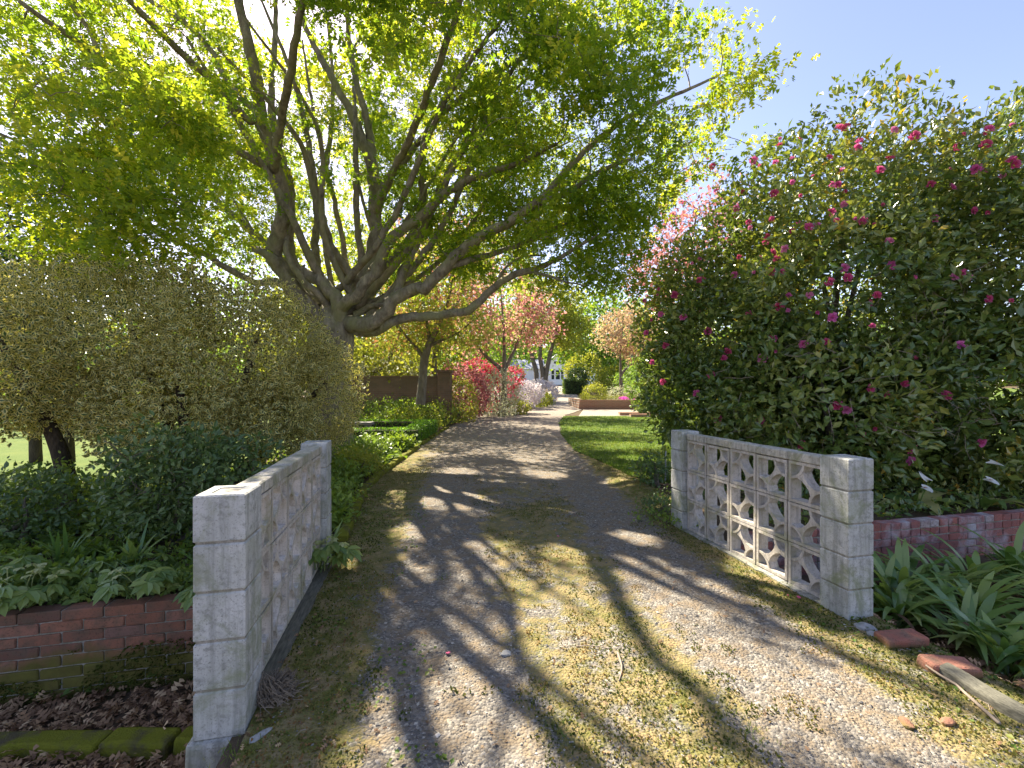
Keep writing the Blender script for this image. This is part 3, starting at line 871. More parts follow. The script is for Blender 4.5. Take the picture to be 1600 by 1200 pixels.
# moss covered brick edging along the left bed
ed = thing('brick_edging', 'mossy brick edging between the left bed and the drive', 'edging', (0, 0, 0))
EM = [bm_mesh('brick', box_bm(.225, .10, .12, .012, 1, .006), M['mossy']) for _ in range(3)]
y = 3.95
while y < 15:
    x = float(edge(LEFT_E, y)); x2 = float(edge(LEFT_E, y + .24))
    if y < 8 or R.random() < .8:
        link('brick', R.choice(EM), ed, (x - .01, y + .12, .035 + R.uniform(-.015, .01)), (R.uniform(-.05, .05), R.uniform(-.05, .05), math.atan2(.24, x2 - x) + R.uniform(-.06, .06)))
    y += .245
e2 = thing('brick_edging', 'low sunlit brick edging where the drive bends beyond the borders', 'edging', (0, 0, 0))
y = 22.0
while y < 50:
    x = float(edge(LEFT_E, y)) - .1; st = .5
    x2 = float(edge(LEFT_E, y + st)) - .1
    link('brick', EB[int(y * 3) % 4], e2, (x, y, float(H(x, y)) + .06), (0, 0, math.atan2(st, x2 - x)))
    e2.children[-1].scale = (2.3, 1.2, 1.5)
    y += st

# sticks, petals and fibre
def stick(name, pts, r0, r1, lab, mat='stick', cat='stick', branch=None, group=None):
    pts = resample(np.array(pts), .05)
    pts[:, :3] += rng.normal(size=pts.shape) * .002
    mb = MB(); c = pts.mean(0)
    tube(mb, pts, np.linspace(r0, r1, len(pts)), 6)
    if branch is not None: tube(mb, resample(np.array(branch), .05), np.linspace(r1, r1 * .6, len(resample(np.array(branch), .05))), 5)
    o = mb.build(name, M[mat], off=c, smooth=True); o.location = c
    return tag(o, lab, cat, group)
def gl(px, py, dz): 
    g = ground_at(px, py); return g + np.array([0, 0, dz])
stick('dry_stick', [gl(1447, 1058, .05), gl(1500, 1088, .035), gl(1530, 1115, .032), gl(1562, 1142, .03)], .005, .008, 'long pale dry stick lying beside the grey kerb')
stick('dry_stick', [gl(966, 1030, .03), gl(972, 1050, .035), gl(967, 1075, .03)], .006, .003, 'short forked grey twig upright in the drive centre', group=None)
stick('dry_stick', [gl(900, 1020, .028), gl(930, 1018, .03), gl(955, 1022, .028)], .003, .002, 'thin twig lying crosswise in the drive centre')
stick('dry_stick', [(-1.72, 2.62, -.60), (-1.70, 2.72, -.38), (-1.66, 2.8, -.18)], .004, .002, 'thin bare stem leaning in the dead leaves before the brick wall')
c = gl(432, 1098, .02)
mb = MB()
for k in range(260):
    a = R.uniform(0, 6.28); r = R.uniform(0, .075); b = c + np.array([r * math.cos(a), r * math.sin(a), 0])
    h = R.uniform(.06, .17) * (1 - r / .12); q = R.uniform(0, 6.28)
    pts = np.array([b, b + np.array([math.cos(q) * .02, math.sin(q) * .02, h * .6]), b + np.array([math.cos(q) * .05, math.sin(q) * .05, h * .8]), b + np.array([math.cos(q + .6) * .07, math.sin(q + .6) * .07, h * .45])])
    tube(mb, pts, [.0035, .003, .002, .001], 4, False)
o = mb.build('dead_grass_clump', M['fibre'], off=c); o.location = c
tag(o, 'matted dead brown grass clump at the foot of the left screen', 'grass clump')
for k, (px, py) in enumerate(((1248, 941), (872, 843), (1233, 938), (700, 1030))):
    g = gl(px, py, .028)
    bm = bmesh.new(); bmesh.ops.create_uvsphere(bm, u_segments=8, v_segments=5, radius=.013)
    for w in bm.verts: w.co.z = w.co.z * .3 + .3 * (w.co.x ** 2 + w.co.y ** 2) / .02
    tag(link('fallen_petal', bm_mesh('fallen_petal', bm, M['petal_drop']), None, tuple(g), (.2, .1, k)), ['pink fallen petal on the moss near the right pillar', 'tiny pink petal in the middle of the drive', 'second pink petal next to the right screen base', 'lone pink petal on the left wheel track'][k], 'petal', 'fallen pink petals')

# ------------------------------------------------------------------ gravel, moss, litter, lawn blades
OCT_V = np.array([(1, 0, 0), (-.9, .1, 0), (0, 1, .1), (.1, -.95, 0), (0, 0, .8), (.1, 0, -.7)], float)
OCT_F = np.array([(0, 2, 4), (2, 1, 4), (1, 3, 4), (3, 0, 4), (2, 0, 5), (1, 2, 5), (3, 1, 5), (0, 3, 5)])
n = 40000
yy = 1.25 + 7.5 * rng.random(n) ** 1.7
xx = edge(LEFT_E, yy) + .05 + (edge(RIGHT_E, yy) - edge(LEFT_E, yy) - .1) * rng.random(n)
A = drive_attrs(xx, yy)
f = A['moss'] + (fbm(xx * 1.6 + 5, yy * 1.6, 3) - .5) * 1.2
ok = rng.random(n) < np.clip(1.05 - 1.05 * f, .18, 1)
xx, yy = xx[ok], yy[ok]; n = len(xx)
s = .0024 + .0042 * rng.random(n) ** 2.6 + (rng.random(n) < .02) * .006
zz = H(xx, yy) + .02 + .030 * (fbm(xx * 9, yy * 9, 4) - .5) * np.exp(-yy / 12) + s * .25
ang = rng.random(n) * 6.283
ca, sa = np.cos(ang), np.sin(ang)
sh = s[:, None] * (.7 + .6 * rng.random((n, 3))) * np.array([1.15, .9, .7])
v = OCT_V[None] * sh[:, None]
v = np.stack([v[..., 0] * ca[:, None] - v[..., 1] * sa[:, None], v[..., 0] * sa[:, None] + v[..., 1] * ca[:, None], v[..., 2]], -1)
v += np.stack([xx, yy, zz], -1)[:, None]
obj('gravel', v.reshape(-1, 3), (OCT_F[None] + (np.arange(n) * 6)[:, None, None]).reshape(-1, 3), M['gravel'], attrs={'rnd': np.repeat(rng.random(n), 6)}, kind='stuff')

n = 110000
yy = 1.25 + 6.5 * rng.random(n) ** 1.6
xx = edge(LEFT_E, yy) + .02 + (edge(RIGHT_E, yy) - edge(LEFT_E, yy) + .0) * rng.random(n)
A = drive_attrs(xx, yy)
f = A['moss'] + (fbm(xx * 1.6, yy * 1.6, 4) - .5) * 1.5 + (fbm(xx * 9, yy * 9, 3) - .5) * 1.3
ok = f > .48
xx, yy = xx[ok], yy[ok]; n = len(xx)
zz = H(xx, yy) + .016 + .030 * (fbm(xx * 9, yy * 9, 4) - .5) * np.exp(-yy / 12)
d = rdir(n); d[:, 2] = np.abs(d[:, 2]) + .35
mb = MB()
tone = np.clip(fbm(xx * 2.3 + 9, yy * 2.3, 3) * 1.5 - .3 + rng.normal(size=n) * .26, 0, 1)
leaves(mb, 'card', np.stack([xx, yy, zz], -1), d, rdir(n), .009 + .014 * rng.random(n) ** 1.5, .8, rnd=tone)
mb.build('moss', M['moss_blade'], kind='stuff')
# small clover like weeds on the verges
n = 2600
yy = 1.5 + 4.5 * rng.random(n) ** 1.4
side = rng.random(n) < .7
xx = np.where(side, edge(LEFT_E, yy) + .08 + .75 * rng.random(n) ** 1.5, edge(RIGHT_E, yy) - .06 - .5 * rng.random(n) ** 1.5)
ok = fbm(xx * 3.1 + 4, yy * 3.1, 3) > .53
xx, yy = xx[ok], yy[ok]; n = len(xx)
d = rdir(n) * np.array([1, 1, .3]); mb = MB()
leaves(mb, 'small', np.stack([xx, yy, H(xx, yy) + .028 + .012 * rng.random(n)], -1), d, rdir(n) * .4 + np.array([0, 0, 1]), .014 + .016 * rng.random(n), 1.6)
mb.build('weeds', M['grass'], kind='stuff')
# small grass tufts in the drive
mb = MB()
for (px, py) in ((690, 910), (853, 1090), (930, 1010), (1010, 1130), (880, 1150), (560, 920), (470, 1000), (1225, 905), (1180, 1160), (420, 1170), (360, 1188), (545, 840), (775, 915), (1480, 1130), (1350, 1050), (1000, 1080)):
    g = ground_at(px, py); k = R.randint(25, 50)
    q = g + rng.normal(size=(k, 3)) * np.array([.035, .035, 0]) + np.array([0, 0, .015])
    d = rdir(k); d[:, 2] = np.abs(d[:, 2]) + .6
    leaves(mb, 'blade', q, d, rdir(k), .015 + .025 * rng.random(k), 1.2)
mb.build('grass', M['grass'], kind='stuff')
# lawn blades
n = 48000
yy = 6.0 + 15 * rng.random(n) ** 1.6
xx = edge(RIGHT_E, yy) - .05 + rng.random(n) * (np.minimum(7.5, 3.0 + yy * .28) - edge(RIGHT_E, yy))
ok = (yy > 6.6) | (rng.random(n) < .5 * (xx - 1.2))
xx, yy = xx[ok], yy[ok]; n = len(xx)
d = rdir(n) * .6; d[:, 2] = 1
mb = MB()
leaves(mb, 'blade', np.stack([xx, yy, H(xx, yy) + .025], -1), d, rdir(n), .03 + .035 * rng.random(n), 2.2 + yy * .06, rnd=np.clip(fbm(xx * 1.5, yy * 1.5, 3) + rng.normal(size=n) * .2, 0, 1))
mb.build('lawn_grass', M['grass'], kind='stuff')

def litter(name, x, y, z, s):
    n = len(x)
    mb = MB()
    N = rdir(n) * .7; N[:, 2] = np.abs(N[:, 2]) + .5
    leaves(mb, 'oak', np.stack([x, y, z], -1), rdir(n) * np.array([1, 1, .45]), N, s, .9 + .5 * rng.random(n))
    o = mb.build(name, M['litter'], kind='stuff')
    for v_ in (): pass
    return o
n = 5200
x = -1.0 - 3.2 * rng.random(n); y = 2.2 + 1.2 * rng.random(n) + (x + 2) * .1
u, v = xy2uv(x, y)
ok = (v < LW_V - .02) & (u < -.95)
x, y = x[ok], y[ok]
litter('leaf_litter', x, y, H(x, y) + .01 + .05 * rng.random(len(x)), .035 + .05 * rng.random(len(x)))
n = 2600
x = 2.35 + 2.2 * rng.random(n); y = 1.6 + 2.0 * rng.random(n)
u, v = xy2uv(x, y)
ok = (v < RW_V - .02) & (u > 2.76)
x, y = x[ok], y[ok]
litter('leaf_litter', x, y, H(x, y) + .01 + .04 * rng.random(len(x)), .03 + .045 * rng.random(len(x)))
n = 1800   # under the camellia and beside the lawn
x = 1.6 + 2.2 * rng.random(n); y = 4.6 + 2.4 * rng.random(n)
ok = x > edge(RIGHT_E, y) - .1 + .25 * rng.random(n)
x, y = x[ok], y[ok]
litter('leaf_litter', x, y, H(x, y) + .03 + .02 * rng.random(len(x)), .02 + .03 * rng.random(len(x)))
n = 1500   # scattered on the drive
y = 1.3 + 9 * rng.random(n) ** 1.5; x = edge(LEFT_E, y) + (edge(RIGHT_E, y) - edge(LEFT_E, y)) * rng.beta(.5, .6, n)
litter('leaf_litter', x, y, H(x, y) + .028, .012 + .018 * rng.random(n))
# moss tufts growing low on the left wall
n = 9000
u = -.9 - 3.6 * rng.random(n); z = -.66 + .36 * rng.random(n) ** 1.5
cl = fbm(u * 3.1, z * 4, 3) - (z + .55) * 1.1
ok = cl > .40
u, z = u[ok], z[ok]; n = len(u)
x, y = uv2xy(u, np.full(n, LW_V - .012))
d = rdir(n) * .8 + np.array([.2, -1, .2]); mb = MB()
leaves(mb, 'card', np.stack([x, y, z], -1), d, rdir(n), .012 + .02 * rng.random(n), .8, rnd=rng.random(n) * .6)
mb.build('moss', M['moss_blade'], kind='stuff')
# ------------------------------------------------------------------ the big oak
def poly(*pts):
    """limb traced as (photo x, photo y, depth, radius) -> world points"""
    return np.array([list(P(a, b, d)) + [r] for a, b, d, r in pts])
OAKB = np.array([-3.75, 9.0, 0.0])
oak = thing('oak_tree', 'huge spreading tree with many grey limbs and fresh yellow green leaves over the drive', 'tree', tuple(OAKB))
def branch_obj(name, lines, mat, parent, off, n=10, lump=.12, kind=None, step=None):
    mb = MB()
    for l in lines:
        q = resample(l, step) if step else l
        tube(mb, q[:, :3], q[:, 3], n, True, lump)
    return mb.build(name, M[mat], parent, smooth=True, kind=kind, off=off)
trunk = np.array([[-3.85, 9.05, -.1, .62], [-3.80, 9.0, .3, .50], [-3.78, 9.0, 1.2, .43], [-3.74, 9.0, 2.2, .45], [-3.72, 9.0, 2.75, .42], [-3.66, 9.0, 3.1, .25]])
LIMBS = [
 poly((512,515,8.95,.27),(478,478,8.75,.25),(447,432,8.6,.22),(427,396,8.5,.21),(440,355,8.4,.20),(442,315,8.3,.185),(430,260,8.1,.17),(415,205,7.9,.155),(404,160,7.8,.14),(398,105,7.6,.13),(383,45,7.4,.11),(368,-25,7.2,.09),(350,-110,7.0,.06)),
 poly((446,425,8.6,.20),(418,398,8.45,.13),(396,388,8.4,.09)),
 poly((530,500,8.8,.22),(528,474,8.7,.20),(492,434,8.7,.17),(462,421,8.8,.16),(452,398,8.9,.145),(455,340,9.0,.13),(450,275,9.1,.12),(434,232,9.2,.11),(424,150,9.2,.09),(430,60,9.2,.07),(432,-40,9.2,.05)),
 poly((528,480,8.7,.19),(554,466,8.5,.16),(570,444,8.4,.15),(590,418,8.3,.14),(605,378,8.2,.13),(650,345,8.1,.115),(708,294,7.9,.095),(755,272,7.7,.08),(800,258,7.5,.06),(870,225,7.2,.04)),
 poly((545,500,9.2,.26),(560,455,9.3,.23),(580,410,9.4,.22),(587,330,9.5,.20),(582,268,9.5,.18),(556,192,9.5,.14),(532,145,9.5,.11),(498,85,9.5,.09),(470,20,9.5,.07),(455,-60,9.5,.05)),
 poly((584,280,9.5,.15),(574,190,9.6,.11),(556,124,9.7,.09),(545,50,9.8,.07),(540,-40,9.8,.05)),
 poly((600,500,9.0,.17),(625,440,9.1,.14),(640,400,9.2,.13),(654,345,9.2,.12),(661,300,9.2,.11),(661,230,9.1,.10),(682,178,9.0,.085),(704,135,8.9,.075),(735,70,8.7,.06),(752,-20,8.5,.045)),
 poly((545,505,8.9,.25),(570,506,8.7,.22),(595,498,8.5,.195),(613,474,8.4,.17),(630,458,8.3,.155),(662,450,8.1,.15),(690,424,7.9,.14),(732,382,7.7,.125),(777,358,7.5,.115),(822,330,7.3,.10),(840,316,7.2,.08),(880,304,7.1,.06),(940,266,6.9,.045),(990,248,6.8,.03)),
 poly((614,474,8.4,.14),(622,448,8.5,.11),(637,414,8.6,.09),(652,384,8.7,.075),(672,340,8.8,.065),(690,290,8.8,.05),(720,230,8.8,.035)),
 poly((560,515,8.9,.22),(592,514,8.7,.17),(620,500,8.6,.13),(654,495,8.5,.12),(682,493,8.4,.11),(702,489,8.3,.105),(737,481,8.1,.10),(756,464,8.0,.095),(775,448,7.9,.09),(792,436,7.8,.085),(812,427,7.7,.08),(835,422,7.6,.07),(860,410,7.5,.06),(885,396,7.4,.045),(930,370,7.2,.03)),
 poly((778,444,7.9,.06),(781,430,7.9,.045),(794,414,7.9,.035),(812,402,7.8,.03),(845,399,7.7,.02)),
 poly((835,426,7.6,.04),(865,434,7.4,.03),(885,441,7.2,.022),(914,446,7.0,.014)),
 poly((555,492,8.9,.10),(580,478,8.8,.075),(606,474,8.6,.06),(640,455,8.4,.04)),
 poly((458,448,8.7,.13),(430,440,8.5,.10),(400,442,8.3,.085),(371,428,8.0,.08),(320,398,7.6,.07),(240,358,7.1,.06),(190,328,6.7,.05),(140,288,6.2,.04),(70,240,5.8,.028),(-20,200,5.4,.02)),
 poly((405,188,7.85,.095),(394,190,7.8,.09),(352,142,7.5,.085),(297,97,7.2,.078),(252,52,6.9,.07),(210,10,6.6,.06),(170,-40,6.3,.05)),
 poly((412,180,7.9,.085),(390,165,8.0,.08),(352,120,8.2,.07),(330,79,8.3,.065),(287,34,8.4,.055),(225,-4,8.6,.045)),
 poly((438,285,8.2,.10),(405,255,8.0,.09),(337,222,7.6,.085),(262,186,7.2,.08),(196,125,6.8,.075),(157,98,6.5,.065),(140,80,6.4,.06),(94,48,6.1,.05),(30,2,5.8,.04)),
 poly((157,98,6.5,.06),(150,78,6.5,.05),(138,45,6.5,.04),(103,-2,6.4,.035)),
 poly((520,490,9.4,.17),(500,440,9.8,.14),(492,380,10.2,.12),(500,300,10.6,.10),(515,220,10.9,.08),(520,120,11,.06),(510,20,11,.05)),
 poly((560,480,9.5,.17),(600,430,10,.14),(640,370,10.5,.12),(700,300,11,.10),(760,240,11.5,.08),(820,180,12,.06),(880,120,12,.045)),
 poly((500,480,9.3,.16),(440,410,10,.13),(370,340,10.6,.11),(290,280,11.2,.09),(200,220,11.8,.07),(120,150,12,.05)),
 poly((588,300,9.5,.13),(640,240,9.3,.10),(690,180,9.0,.08),(780,110,8.4,.06),(870,70,7.9,.05),(960,50,7.5,.035)),
 poly((586,330,9.4,.13),(620,260,8.4,.10),(660,170,7.4,.085),(700,60,6.6,.07),(740,-60,6.0,.05)),
 poly((430,265,8.0,.11),(440,180,7.2,.09),(460,80,6.5,.075),(480,-60,5.9,.05)),
 poly((842,318,7.2,.06),(900,250,7.2,.05),(970,190,7.2,.04),(1050,150,7.3,.03),(1120,120,7.4,.02)),
 poly((700,415,7.85,.07),(760,400,8.0,.055),(840,370,8.2,.045),(920,330,8.3,.035),(1000,270,8.3,.028),(1090,215,8.2,.02)),
]
rl = np.random.default_rng(5)
for k in range(17):   # slender limbs fanning out of the same low fork
    s0 = P(rl.uniform(505, 580), rl.uniform(445, 500), rl.uniform(8.6, 9.6))
    tip = np.array([rl.uniform(-7.0, 2.2), rl.uniform(6.6, 12.0), rl.uniform(6.2, 9.6)])
    q1 = s0 * .72 + tip * .28 + np.array([0, 0, -.15]) + rl.normal(size=3) * .18
    q2 = s0 * .35 + tip * .65 + np.array([0, 0, .45]) + rl.normal(size=3) * .3
    r0 = rl.uniform(.055, .095)
    LIMBS.append(np.array([list(s0) + [r0], list(q1) + [r0 * .8], list(q2) + [r0 * .5], list(tip) + [r0 * .22]]))
mains = [resample(l, .16) for l in LIMBS]
for m_ in mains[:24]: m_[:, 3] *= .74
for m_ in mains: 
    m_[1:-1, :3] += rng.normal(size=(len(m_) - 2, 3)) * np.minimum(.018, m_[1:-1, 3:4] * .18)
branch_obj('trunk', [resample(trunk, .2)], 'bark', oak, OAKB, 16, .10)
for m_ in mains:
    mb = MB(); tube(mb, m_[:, :3], m_[:, 3], 10, True, .24)
    mb.build('limb', M['bark'], oak, smooth=True, off=OAKB)

knots = MB()
for m_ in [q for q in mains[:24] if len(q) > 8]:
    for k in range(3):
        i = R.randrange(3, len(m_) - 2)
        if m_[i, 3] < .05: continue
        dr = nrm(rng.normal(size=3)); r_ = m_[i, 3]
        p0 = m_[i, :3] + dr * r_ * .6
        tube(knots, np.array([p0, p0 + dr * r_ * .55, p0 + dr * r_ * R.uniform(.7, 1.8)]), [r_ * .45, r_ * .32, r_ * .2], 7, True, .3)
knots.build('branch_stubs', M['bark'], oak, smooth=True, kind='stuff', off=OAKB)
CR = [((1.1, 7.7, 3.95), (2.1, 1.3, .75)), ((-.9, 8.2, 4.5), (1.6, 1.2, .8)), ((-6.3, 11.6, 9.0), (3.6, 2.4, 2.8)), ((-5.0, 12.4, 6.4), (4.2, 2.4, 3.4)), ((-3.2, 9.3, 7.4), (5.2, 4.6, 4.2)), ((1.2, 8.0, 6.0), (3.6, 2.6, 2.6)), ((-5.2, 5.6, 4.0), (1.9, 1.1, 1.5)), ((-.3, 6.0, 7.0), (3.0, 1.9, 2.0)), ((-6.0, 7.6, 7.0), (2.8, 2.6, 2.6)), ((-1.6, 11.5, 6.5), (3.6, 2.6, 3.2)), ((-3.2, 5.2, 7.2), (2.6, 1.4, 1.6)), ((-4.8, 10.4, 11.0), (3.7, 3.0, 1.7)), ((-3.4, 8.4, 9.4), (3.0, 2.0, 1.5))]  # last, highest lobes, mostly out of view, are added to shade the drive
def proj(p): return 800 + FPX * p[:, 0] / p[:, 1], 605 - FPX * (p[:, 2] - EYE) / p[:, 1]
def ipoly(x, y, poly_):
    p = np.array(poly_, float); ins = np.zeros(len(x), bool); j = len(p) - 1
    for i in range(len(p)):
        c = ((p[i, 1] > y) != (p[j, 1] > y)) & (x < (p[j, 0] - p[i, 0]) * (y - p[i, 1]) / (p[j, 1] - p[i, 1] + 1e-9) + p[i, 0])
        ins ^= c; j = i
    return ins
CROWN_EDGE = [(-4000, -4000), (1030, -4000), (1045, 0), (1075, 55), (1130, 62), (1178, 95), (1165, 135), (1200, 165), (1205, 190), (1170, 215), (1095, 250), (1060, 300), (1010, 345), (1010, 420), (990, 460), (940, 500), (880, 490), (810, 470), (760, 440), (690, 440), (640, 470), (600, 450), (560, 440), (450, 420), (330, 430), (220, 440), (60, 420), (-200, 440), (-4000, 440)]
t_in = []
for (c, r), k in zip(CR, (62, 45, 230, 320, 430, 430, 130, 190, 200, 270, 140, 360, 200)):
    d = rdir(k) * (.25 + .75 * rng.random((k, 1)) ** .45)
    t_in.append(np.array(c) + d * np.array(r))
T = np.vstack(t_in)
qx, qy = proj(T)
T = T[(T[:, 2] > 2.7) & (T[:, 1] > 4.2) & ipoly(qx, qy, CROWN_EDGE)]
# layered sprays: pull targets towards a few tiers so that gaps open between them
T[:, 2] += .16 * np.sin(T[:, 2] * 5.2 + 1.3 * np.sin(T[:, 0] * .9) + T[:, 1] * .5)
den = fbm(T[:, 0] * .75 + T[:, 2] * .5, T[:, 1] * .75 - T[:, 2] * .6, 3)
T = T[den > np.where(T[:, 2] > 8.8, .45, .38)]
# gaps in the crown through which the sun reaches the drive
LIT = [(1057, 690, .3), (1060, 790, .3), (1200, 900, .25), (1130, 850, .22), (1180, 760, .22), (700, 770, .30), (745, 790, .22), (655, 835, .25), (620, 900, .25), (770, 860, .20), (880, 800, .25), (965, 757, .22), (900, 870, .22), (1000, 845, .22), (1015, 890, .22), (1090, 925, .2), (930, 1010, .22), (1000, 1050, .2), (765, 1085, .16), (630, 1130, .2), (1270, 1000, .18), (560, 760, .25), (585, 900, .2), (830, 650, 1.2), (880, 640, 1.5), (800, 690, .3), (850, 672, .4), (770, 675, .4), (820, 720, .25), (860, 745, .25), (720, 740, .3), (960, 700, .3), (930, 665, .4), (1000, 720, .3), (1150, 1060, .16), (1480, 1110, .18), (1325, 740, .0)]
def sun_gap(p, k=1.0):
    S = np.array(SUN); keep = np.ones(len(p), bool)
    for px, py, r in LIT:
        g = ground_at(px, py) if py > 700 or px < 1000 else ground_at(px, py)
        q = p - g; t = q @ S
        dd = np.linalg.norm(q - t[:, None] * S, axis=1)
        keep &= ~((dd < r * k) & (t > .5))
    return keep
T = T[sun_gap(T, .8)]
sub = grow(mains, T, .006, .021)
branch_obj('twigs', sub, 'bark', oak, OAKB, 4, .1, 'stuff')
mb = MB()
tips = np.array([s[-1, :3] for s in sub]); mids = np.array([s[3 + (i % 2), :3] for i, s in enumerate(sub)])
tdir = nrm(np.array([s[-1, :3] - s[-3, :3] for s in sub]))
cent = np.vstack([tips, tips + tdir * .12 + rdir(len(tips)) * .22, tips + rdir(len(tips)) * .34, mids + rdir(len(mids)) * .2])
cd = np.vstack([tdir] * 4)
K = 15
tone = np.clip(fbm(cent[:, 0] * .6, cent[:, 2] * .6 + cent[:, 1] * .4, 3) * 1.2 - .1, 0, 1)
Pp = np.repeat(cent, K, 0) + rng.normal(size=(len(cent) * K, 3)) * np.array([.16, .16, .085])
D = np.repeat(cd, K, 0) * .5 + rdir(len(Pp)) * .9 + np.array([0, 0, -.25])
Nn = rdir(len(Pp)) * .75 + np.array([0, 0, .8])
ok = (Pp[:, 1] > 3.6) & sun_gap(Pp)
rr = np.clip(np.repeat(tone, K) + rng.normal(size=len(Pp)) * .22, 0, 1)
sz = .06 + .10 * rng.random(len(Pp)) ** .9
hi = ok & (Pp[:, 2] > 9.6); ok = ok & ~hi
leaves(mb, 'oak', Pp[ok], D[ok], Nn[ok], sz[ok], 1.05, rr[ok])
leaves(mb, 'card', Pp[hi], D[hi], Nn[hi], sz[hi], 1.05, rr[hi])
mb.build('crown', M['oak'], oak, kind='stuff', off=OAKB)
print('oak leaves', ok.sum(), 'targets', len(T))

# ------------------------------------------------------------------ generic bush / tree
def bush(name, label, cat, base, blobs, n, tpl, size, mat, group=None, K=6, lo=.72, keep=.62, lump=.25, freq=1.3, up=.5, spread=.08, W=1.0, stems=None, bark='bark_thin', twigs=60, rtip=.004, kth=.014, tone_f=1.5, crown='foliage', trunk_n='stem', nb=7, tw_n=4):
    base = np.array(base, float)
    t = thing(name, label, cat, tuple(base), 0, group)
    C, Nn = blob_pts(blobs, max(8, n // K), lo, 1.0, keep, lump, freq)
    ok = C[:, 2] > H(C[:, 0], C[:, 1]) + .04
    C, Nn = C[ok], Nn[ok]
    if stems is None:
        stems = []
        for i in range(3):
            c, r = blobs[i % len(blobs)]
            c = np.array(c)
            b = base + np.array([rng.normal() * .06, rng.normal() * .06, -.03])
            top = c + rng.normal(size=3) * np.array(r) * .2
            stems.append(np.array([list(b) + [.035], list((b * .6 + top * .4) + rng.normal(size=3) * .05) + [.026], list(top) + [.014]]))
    ms = [resample(s_, .15 if len(s_) < 12 else .2) for s_ in stems]
    if len(ms): branch_obj(trunk_n, ms, bark, t, base, nb, .1)
    if twigs:
        tg = C[rng.permutation(len(C))[:twigs]]
        sb = grow(ms, tg, rtip, kth)
        branch_obj('twigs', sb, bark, t, base, tw_n, .05, 'stuff')
    nC = len(C)
    tone = np.clip(fbm(C[:, 0] * tone_f, C[:, 2] * tone_f + C[:, 1], 3) * 1.1 - .05, 0, 1)
    Pp = np.repeat(C, K, 0) + rng.normal(size=(nC * K, 3)) * spread
    D = np.repeat(Nn, K, 0) * .6 + rdir(nC * K) * .9 + np.array([0, 0, .1])
    Nl = np.repeat(Nn, K, 0) * .4 + rdir(nC * K) * .7 + np.array([0, 0, up])
    mb = MB()
    leaves(mb, tpl, Pp, D, Nl, size * (.5 + .85 * rng.random(nC * K)), W, np.clip(np.repeat(tone, K) * .6 + rng.random(nC * K) * .5 - .05, 0, 1))
    mb.build(crown, M[mat], t, kind='stuff', off=base)
    return t, C, Nn

# ------------------------------------------------------------------ camellia
CAM = [((4.3, 8.5, 2.5), (1.9, 1.5, 2.45)), ((5.7, 7.4, 2.9), (2.3, 2.0, 3.15)), ((7.6, 6.7, 2.6), (2.3, 2.1, 3.05)), ((4.35, 6.1, 1.15), (1.6, 1.3, 1.2)), ((6.3, 5.9, 1.2), (1.9, 1.15, 1.2)), ((3.25, 7.4, 1.25), (.95, 1.1, 1.0)), ((5.0, 6.3, 2.6), (1.7, 1.1, 1.3)), ((6.9, 6.1, 2.7), (1.9, 1.0, 1.5)), ((3.7, 7.6, 2.2), (1.1, .9, 1.2)), ((5.7, 6.7, 1.9), (1.6, .8, 1.1)), ((7.4, 6.2, 2.0), (1.5, .8, 1.2))]
CAMB = np.array([5.4, 7.2, .07])
st = []
for i in range(9):
    a = rng.random() * 6.28; b = CAMB + np.array([math.cos(a) * .5, math.sin(a) * .35, -.05])
    c, r = CAM[[0, 1, 2, 3, 4, 5, 6, 1, 2][i]]
    top = np.array(c) + np.array([0, 0, r[2] * .45]) + rng.normal(size=3) * .3
    q = b * .55 + top * .45 + np.array([0, 0, -.2])
    st.append(np.array([list(b) + [.09], list(q) + [.06], list(top) + [.025]]))
camellia, CC, CN = bush('camellia_bush', 'large dark green camellia bush full of bright pink blooms behind the right screen', 'bush', CAMB, CAM, 132000, 'small', .112, 'camellia', K=9, lo=.52, keep=.50, lump=.24, freq=1.5, up=.45, spread=.085, W=1.1, stems=st, bark='bark_thin', twigs=420, rtip=.003, kth=.011, crown='foliage', nb=8)
# sprigs standing out of the top
sp = MB(); spl = MB()
for (px, py, d) in ((1335, 150, 6.9), (1345, 165, 7.0), (1320, 180, 6.8), (1430, 175, 6.9), (1425, 185, 6.8), (1500, 160, 6.6), (1545, 158, 6.5), (1585, 150, 6.5), (1225, 205, 7.6), (1240, 215, 7.7), (1180, 250, 8.2), (1290, 225, 7.3), (1380, 200, 7.0), (1470, 190, 6.8), (1150, 265, 8.3), (1560, 165, 6.6), (1600, 150, 6.6)):
    tp = P(px, py, d); b = tp + np.array([rng.normal() * .12, .1, -.75])
    l = resample(np.array([b, (b + tp) / 2 + rng.normal(size=3) * .03, tp]), .08)
    tube(sp, l, np.linspace(.008, .003, len(l)), 4)
    k = 40
    j = rng.integers(0, len(l), k)
    q = l[j] + rng.normal(size=(k, 3)) * .03
    leaves(spl, 'oval', q, rdir(k) + np.array([0, 0, .5]), rdir(k) + np.array([0, 0, .4]), .06 + .03 * rng.random(k), 1.1, np.clip(rng.random(k), 0, .9))
sp.build('top_twigs', M['bark_thin'], camellia, kind='stuff', off=CAMB)
spl.build('top_sprigs', M['camellia'], camellia, kind='stuff', off=CAMB)

